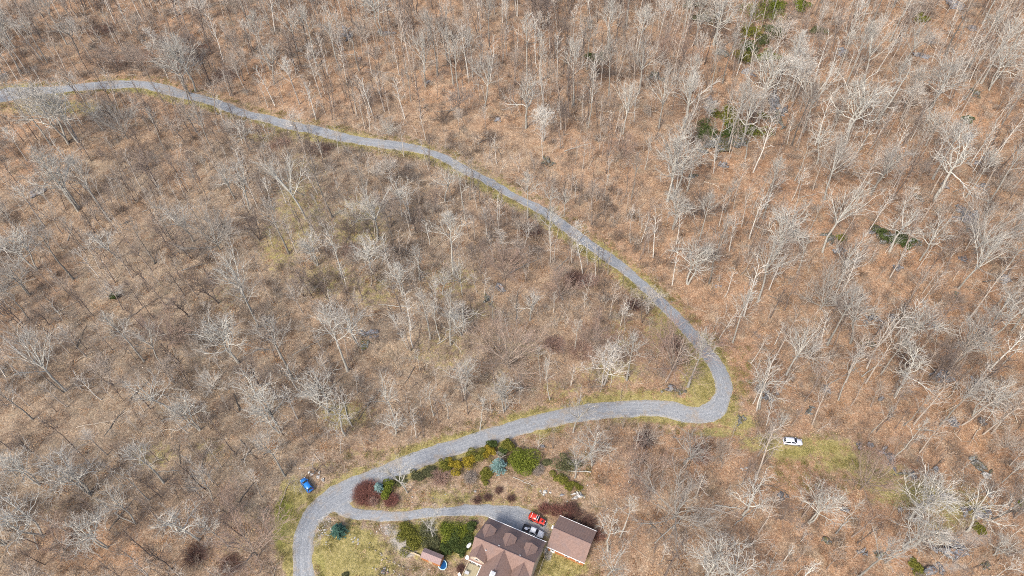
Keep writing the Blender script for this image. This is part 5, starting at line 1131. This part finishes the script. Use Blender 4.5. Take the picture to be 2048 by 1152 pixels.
# timber wall left of the shed, curved pole border on the lawn, path edging
def beam(name, label, cat, P, w_, h, mat, group=None):
    W3 = [at(*p) for p in P]; root = empty(name, W3[0], 0, label, cat, group)
    for a, b_ in zip(W3[:-1], W3[1:]):
        q = bmesh.new(); d = b_ - a; box(q, ((a + b_) / 2 - W3[0]) + Vector((0, 0, h / 2)), (d.length, w_, h), math.atan2(d.y, d.x)); bm_obj('timber', q, M[mat], root)
beam('timber_wall', 'pale weathered timber wall running left from the shed', 'wall', [(806, 1097), (820, 1104), (841, 1113)], .18, .6, 'rail')
beam('timber_border', 'curved pale timber border on the lawn below the dark spruce', 'border', [(658, 1088), (659, 1098), (663, 1110), (669, 1124), (675, 1138), (681, 1154), (688, 1170)], .13, .14, 'rail')
beam('path_edging', 'thin timber edging beside the east wall of the house', 'border', [(1090, 1112), (1084, 1128), (1077, 1150)], .1, .5, 'rail')
beam('garden_edging', 'pale edging line between deck and shed', 'border', [(914, 1108), (926, 1112), (934, 1117)], .1, .12, 'rail')
twig_bush(921, 1137, 7, .7, 'plum', 'small round plum bush left of the deck', 260)
x, y = at0(919, 1150, .5); gcb = empty('garden_chair', (x, y, 0), .5, 'white garden chair at the bottom edge left of the deck', 'chair')
q = bmesh.new(); box(q, (0, 0, .42), (.6, .6, .05), bev=.02); bm_obj('seat', q, M['white'], gcb)
q = bmesh.new(); box(q, (0, .29, .75), (.6, .05, .65), bev=.02); bm_obj('backrest', q, M['white'], gcb)
for a in (-.26, .26):
    for b_ in (-.26, .26): q = bmesh.new(); cyl(q, (a, b_, 0), (a, b_, .4), .025, n=6); bm_obj('leg', q, M['white'], gcb)

# ------------------------------------------------------------------ vehicles
def paint(name, c, rough=.25):
    b = NB(name); b.col(b.mix(b.rng(b.noise(b.obj(), 5, 4, .7),   .5, .8, 0, .08), c, (.30, .26, .21))); b.p.inputs['Roughness'].default_value = rough; b.p.inputs['Specular IOR Level'].default_value = .5; b.p.inputs['Coat Weight'].default_value = .4; return b.m
M['rubber'] = simple('tyre_rubber', (.02, .02, .02), .85); M['rim'] = simple('alloy_rim', (.5, .5, .52), .35, .7); M['black'] = simple('black_plastic', (.025, .025, .028), .6); M['carglass'] = simple('car_glass', (.012, .02, .03), .08, spec=.7)
M['lamp'] = simple('headlamp', (.7, .72, .74), .15); M['tail'] = simple('tail_lamp', (.4, .02, .02), .25)
def ring(bm, x, z0, z1, w0, w1): return [bm.verts.new(p) for p in ((x, -w0, z0), (x, w0, z0), (x, w1, z1), (x, -w1, z1))]
def loft(S, bev=.07):
    """S: sections (x, z0, z1, half width low, half width high)"""
    bm = bmesh.new(); Rg = [ring(bm, *s_) for s_ in S]
    for a, b_ in zip(Rg[:-1], Rg[1:]):
        for i in range(4): j = (i + 1) % 4; bm.faces.new((a[i], a[j], b_[j], b_[i]))
    bm.faces.new(Rg[0][::-1]); bm.faces.new(Rg[-1]); bmesh.ops.recalc_face_normals(bm, faces=bm.faces[:])
    if bev: bmesh.ops.bevel(bm, geom=[e for e in bm.edges if len(e.link_faces) == 2 and e.calc_face_angle(0) > .35], offset=bev, segments=3, affect='EDGES')
    return bm
def quadpanel(name, P, mat, parent, shrink=.88, off=.012):
    P = [Vector(p) for p in P]; c = sum(P, Vector()) / 4; n = (P[1] - P[0]).cross(P[3] - P[0]).normalized()
    if n.dot(c - Vector((-.3, 0, .9))) < 0: n = -n
    bm = bmesh.new(); a = [bm.verts.new(c + (p - c) * shrink + n * off) for p in P]; b_ = [bm.verts.new(c + (p - c) * shrink - n * .02) for p in P]
    bm.faces.new(a); bm.faces.new(b_[::-1])
    for i in range(4): j = (i + 1) % 4; bm.faces.new((a[j], a[i], b_[i], b_[j]))
    bmesh.ops.recalc_face_normals(bm, faces=bm.faces[:]); return bm_obj(name, bm, mat, parent)
def wheels(root, xs, y, r, wd=.22):
    for x in xs:
        for s_ in (-1, 1):
            q = bmesh.new(); cyl(q, (0, -wd / 2, 0), (0, wd / 2, 0), r, n=24); bmesh.ops.bevel(q, geom=[e for e in q.edges if e.calc_face_angle(0) > 1], offset=.04, segments=2, affect='EDGES'); wh = bm_obj('wheel', q, M['rubber'], root, False); wh.location = (x, s_ * y, r)
            q = bmesh.new(); cyl(q, (0, s_ * (wd / 2 - .01), 0), (0, s_ * (wd / 2 + .012), 0), r * .6, n=16); bm_obj('rim', q, M['rim'], wh)
def lights(root, xf, xr, y, zf, zr):
    for s_ in (-1, 1):
        q = bmesh.new(); box(q, (xf, s_ * y, zf), (.14, .3, .16), bev=.04); bm_obj('headlight', q, M['lamp'], root)
        q = bmesh.new(); box(q, (xr, s_ * y, zr), (.1, .2, .24), bev=.03); bm_obj('taillight', q, M['tail'], root)
def mirrors(root, x, y, z, mat):
    for s_ in (-1, 1): q = bmesh.new(); box(q, (x, s_ * (y + .1), z), (.14, .2, .13), bev=.04); bm_obj('mirror', q, mat, root)
def hatch(loc, ang, label, pm, L=4.5, suv=0.):
    root = empty('parked_car', loc, ang, label, 'car', 'cars parked around the wood and house'); h = L / 2; z = suv
    bm = loft([(-h, .38, .80 + z, .68, .62), (-h + .12, .26, .98 + z, .86, .74), (-h + .8, .22, 1.0 + z, .90, .80), (.55, .22, 1.0 + z, .90, .80), (1.0, .22, .98 + z, .90, .78), (h - .45, .25, .84 + z, .86, .68), (h - .1, .3, .70 + z, .74, .56), (h, .36, .6 + z, .60, .48)]); bm_obj('body', bm, pm, root, True)
    zb, zt = .98 + z, 1.47 + z; wb, wt = .78, .60; xb0, xt0, xt1, xb1 = -h + .12, -h + .55, .15, .98
    bm = loft([(xb0, zb - .05, zb, wb, wb), (xt0, zb - .05, zt, wb, wt), (xt1, zb - .05, zt + .01, wb, wt), (xb1, zb - .05, zb, wb, wb)], .05); bm_obj('cabin', bm, pm, root, True)
    quadpanel('windshield', [(xb1, -wb, zb), (xb1, wb, zb), (xt1, wt, zt), (xt1, -wt, zt)], M['carglass'], root, .9, .02)
    quadpanel('rear_window', [(xb0, -wb, zb), (xb0, wb, zb), (xt0, wt, zt), (xt0, -wt, zt)], M['carglass'], root, .84, .02)
    for s_ in (-1, 1):
        quadpanel('side_window', [(xb0 + .2, s_ * wb, zb), (-.62, s_ * wb, zb), (-.62, s_ * wt, zt), (xt0, s_ * wt, zt)], M['carglass'], root, .84, .02)
        quadpanel('side_window', [(-.6, s_ * wb, zb), (xb1 - .12, s_ * wb, zb), (xt1, s_ * wt, zt), (-.6, s_ * wt, zt)], M['carglass'], root, .84, .02)
    wheels(root, (-h + .82, h - .88), .80, .33); lights(root, h - .2, -h + .06, .6, .68 + z, .85 + z); mirrors(root, .75, .8, 1.02 + z, pm)
    return root
def gz(x, y): return float(terrain(x, y)) + .02
P_SIL = paint('silver_paint', (.62, .64, .70)); P_BLU = paint('bright_blue_paint', (.012, .17, .52), .3); P_RED = paint('red_paint', (.60, .035, .015)); P_WHI = paint('white_paint', (.76, .76, .74))
x, y = at0(1584, 881.5, 1.0); hatch((*at(1583.5, 886)[:2], at(1583.5, 886).z + .12), R(-8), 'silver hatchback parked on the grass beyond the road junction', P_SIL, 4.7, .08)
p = at(614.5, 972); hatch((p.x, p.y, p.z + .12), R(130), 'bright blue car parked nose uphill beside the lower road', P_BLU, 4.3)
# red off-road car
x, y = at0(1074.8, 1038.9, .8); jp = empty('off_road_car', (x, y, gz(x, y)), R(-27.7), 'red boxy off road car with white roof straps parked above the white pickup', 'car', 'cars parked around the wood and house')
bm_obj('body', loft([(-2.0, .45, 1.12, .80, .78), (.62, .45, 1.12, .80, .78), (.66, .45, 1.12, .74, .66), (1.85, .5, 1.02, .66, .58), (1.92, .55, .98, .62, .56)], .05), P_RED, jp, True)
bm_obj('cabin', loft([(-2.0, 1.1, 1.78, .76, .68), (.25, 1.1, 1.80, .76, .68), (.62, 1.1, 1.16, .76, .74)], .04), P_RED, jp, True)
quadpanel('windshield', [(.60, -.74, 1.16), (.60, .74, 1.16), (.25, .68, 1.79), (.25, -.68, 1.79)], M['carglass'], jp, .88, .02)
q = bmesh.new(); box(q, (-.02, 0, 1.822), (.34, .95, .02), bev=.005); bm_obj('sunroof', q, M['carglass'], jp)
for s_ in (-1, 1):
    for a, b_ in ((-1.85, -1.0), (-.9, -.1)): quadpanel('side_window', [(a, s_ * .76, 1.2), (b_, s_ * .76, 1.2), (b_, s_ * .69, 1.72), (a, s_ * .69, 1.72)], M['carglass'], jp, .9, .02)
    q = bmesh.new(); box(q, (1.35, s_ * .80, .92), (.95, .26, .08), bev=.02); bm_obj('fender', q, M['black'], jp)
    q = bmesh.new(); box(q, (-1.25, s_ * .86, .92), (.95, .2, .08), bev=.02); bm_obj('fender', q, M['black'], jp)
for a in (-1.45, -.28, .2): q = bmesh.new(); box(q, (a, 0, 1.835), (.07, 1.34, .03)); bm_obj('roof_strap', q, M['white'], jp)
q = bmesh.new(); cyl(q, (-2.2, .1, 1.05), (-2.0, .1, 1.05), .38, n=20); bm_obj('spare_wheel', q, M['rubber'], jp)
q = bmesh.new(); box(q, (2.02, 0, .6), (.16, 1.5, .2), bev=.03); bm_obj('bumper', q, M['black'], jp)
q = bmesh.new(); box(q, (1.3, 0, 1.09), (.5, .55, .04), bev=.015); bm_obj('hood_vent', q, M['black'], jp)
wheels(jp, (-1.25, 1.38), .76, .39, .28); lights(jp, 1.95, -2.02, .45, .8, .95); mirrors(jp, .5, .8, 1.25, M['black'])
# white pickup
x, y = at0(1066.8, 1062.8, .8); pk = empty('pickup_truck', (x, y, gz(x, y)), R(-24), 'white pickup with a dark loaded bed parked along the north eave', 'pickup truck', 'cars parked around the wood and house')
bm_obj('body', loft([(-2.6, .5, .98, .86, .84), (.95, .45, .98, .88, .84), (1.2, .45, 1.02, .88, .80), (2.2, .5, .92, .84, .70), (2.55, .55, .80, .70, .58)], .06), P_WHI, pk, True)
bm_obj('cabin', loft([(-.85, .95, 1.0, .80, .80), (-.65, .95, 1.62, .80, .64), (.55, .95, 1.64, .80, .64), (1.2, .95, 1.02, .80, .78)], .05), P_WHI, pk, True)
quadpanel('windshield', [(1.2, -.78, 1.02), (1.2, .78, 1.02), (.55, .64, 1.63), (.55, -.64, 1.63)], M['carglass'], pk, .9, .02)
quadpanel('rear_window', [(-.83, -.78, 1.02), (-.83, .78, 1.02), (-.65, .64, 1.6), (-.65, -.64, 1.6)], M['carglass'], pk, .8, .02)
for s_ in (-1, 1): quadpanel('side_window', [(-.6, s_ * .8, 1.04), (1.0, s_ * .8, 1.04), (.5, s_ * .64, 1.6), (-.6, s_ * .64, 1.6)], M['carglass'], pk, .86, .02)
bed = bmesh.new(); box(bed, (-1.72, 0, 1.0), (1.66, 1.5, .05)); bd = bm_obj('bed', bed, M['black'], pk)
for s_ in (-1, 1): q = bmesh.new(); box(q, (-1.72, s_ * .80, 1.10), (1.72, .09, .24), bev=.02); bm_obj('bed_rail', q, M['black'], pk)
q = bmesh.new(); box(q, (-2.58, 0, 1.02), (.09, 1.6, .4), bev=.02); bm_obj('tailgate', q, M['black'], pk)
wheels(pk, (-1.55, 1.65), .80, .37, .25); lights(pk, 2.42, -2.6, .6, .74, .82); mirrors(pk, .85, .82, 1.12, M['black'])
x, y = at0(1056, 1058, 1.3)
for i, (a, b_, s_, m_, l) in enumerate([(.0, .0, .5, 'white', 'white sack lying in the pickup bed'), (.55, .25, .34, 'concrete', 'grey bundle in the pickup bed against the cab')]):
    me = rock_mesh(50 + i, 3, 8, .15); me.materials.append(M[m_]); o = link('cargo_bundle', me); o.scale = (s_, s_ * .75, .22)
    v = Vector((-1.75 + a, b_ - .1, 1.15)); v.rotate(Matrix.Rotation(R(-24), 3, 'Z')); o.location = Vector(pk.location) + v; tag(o, l, 'bundle')
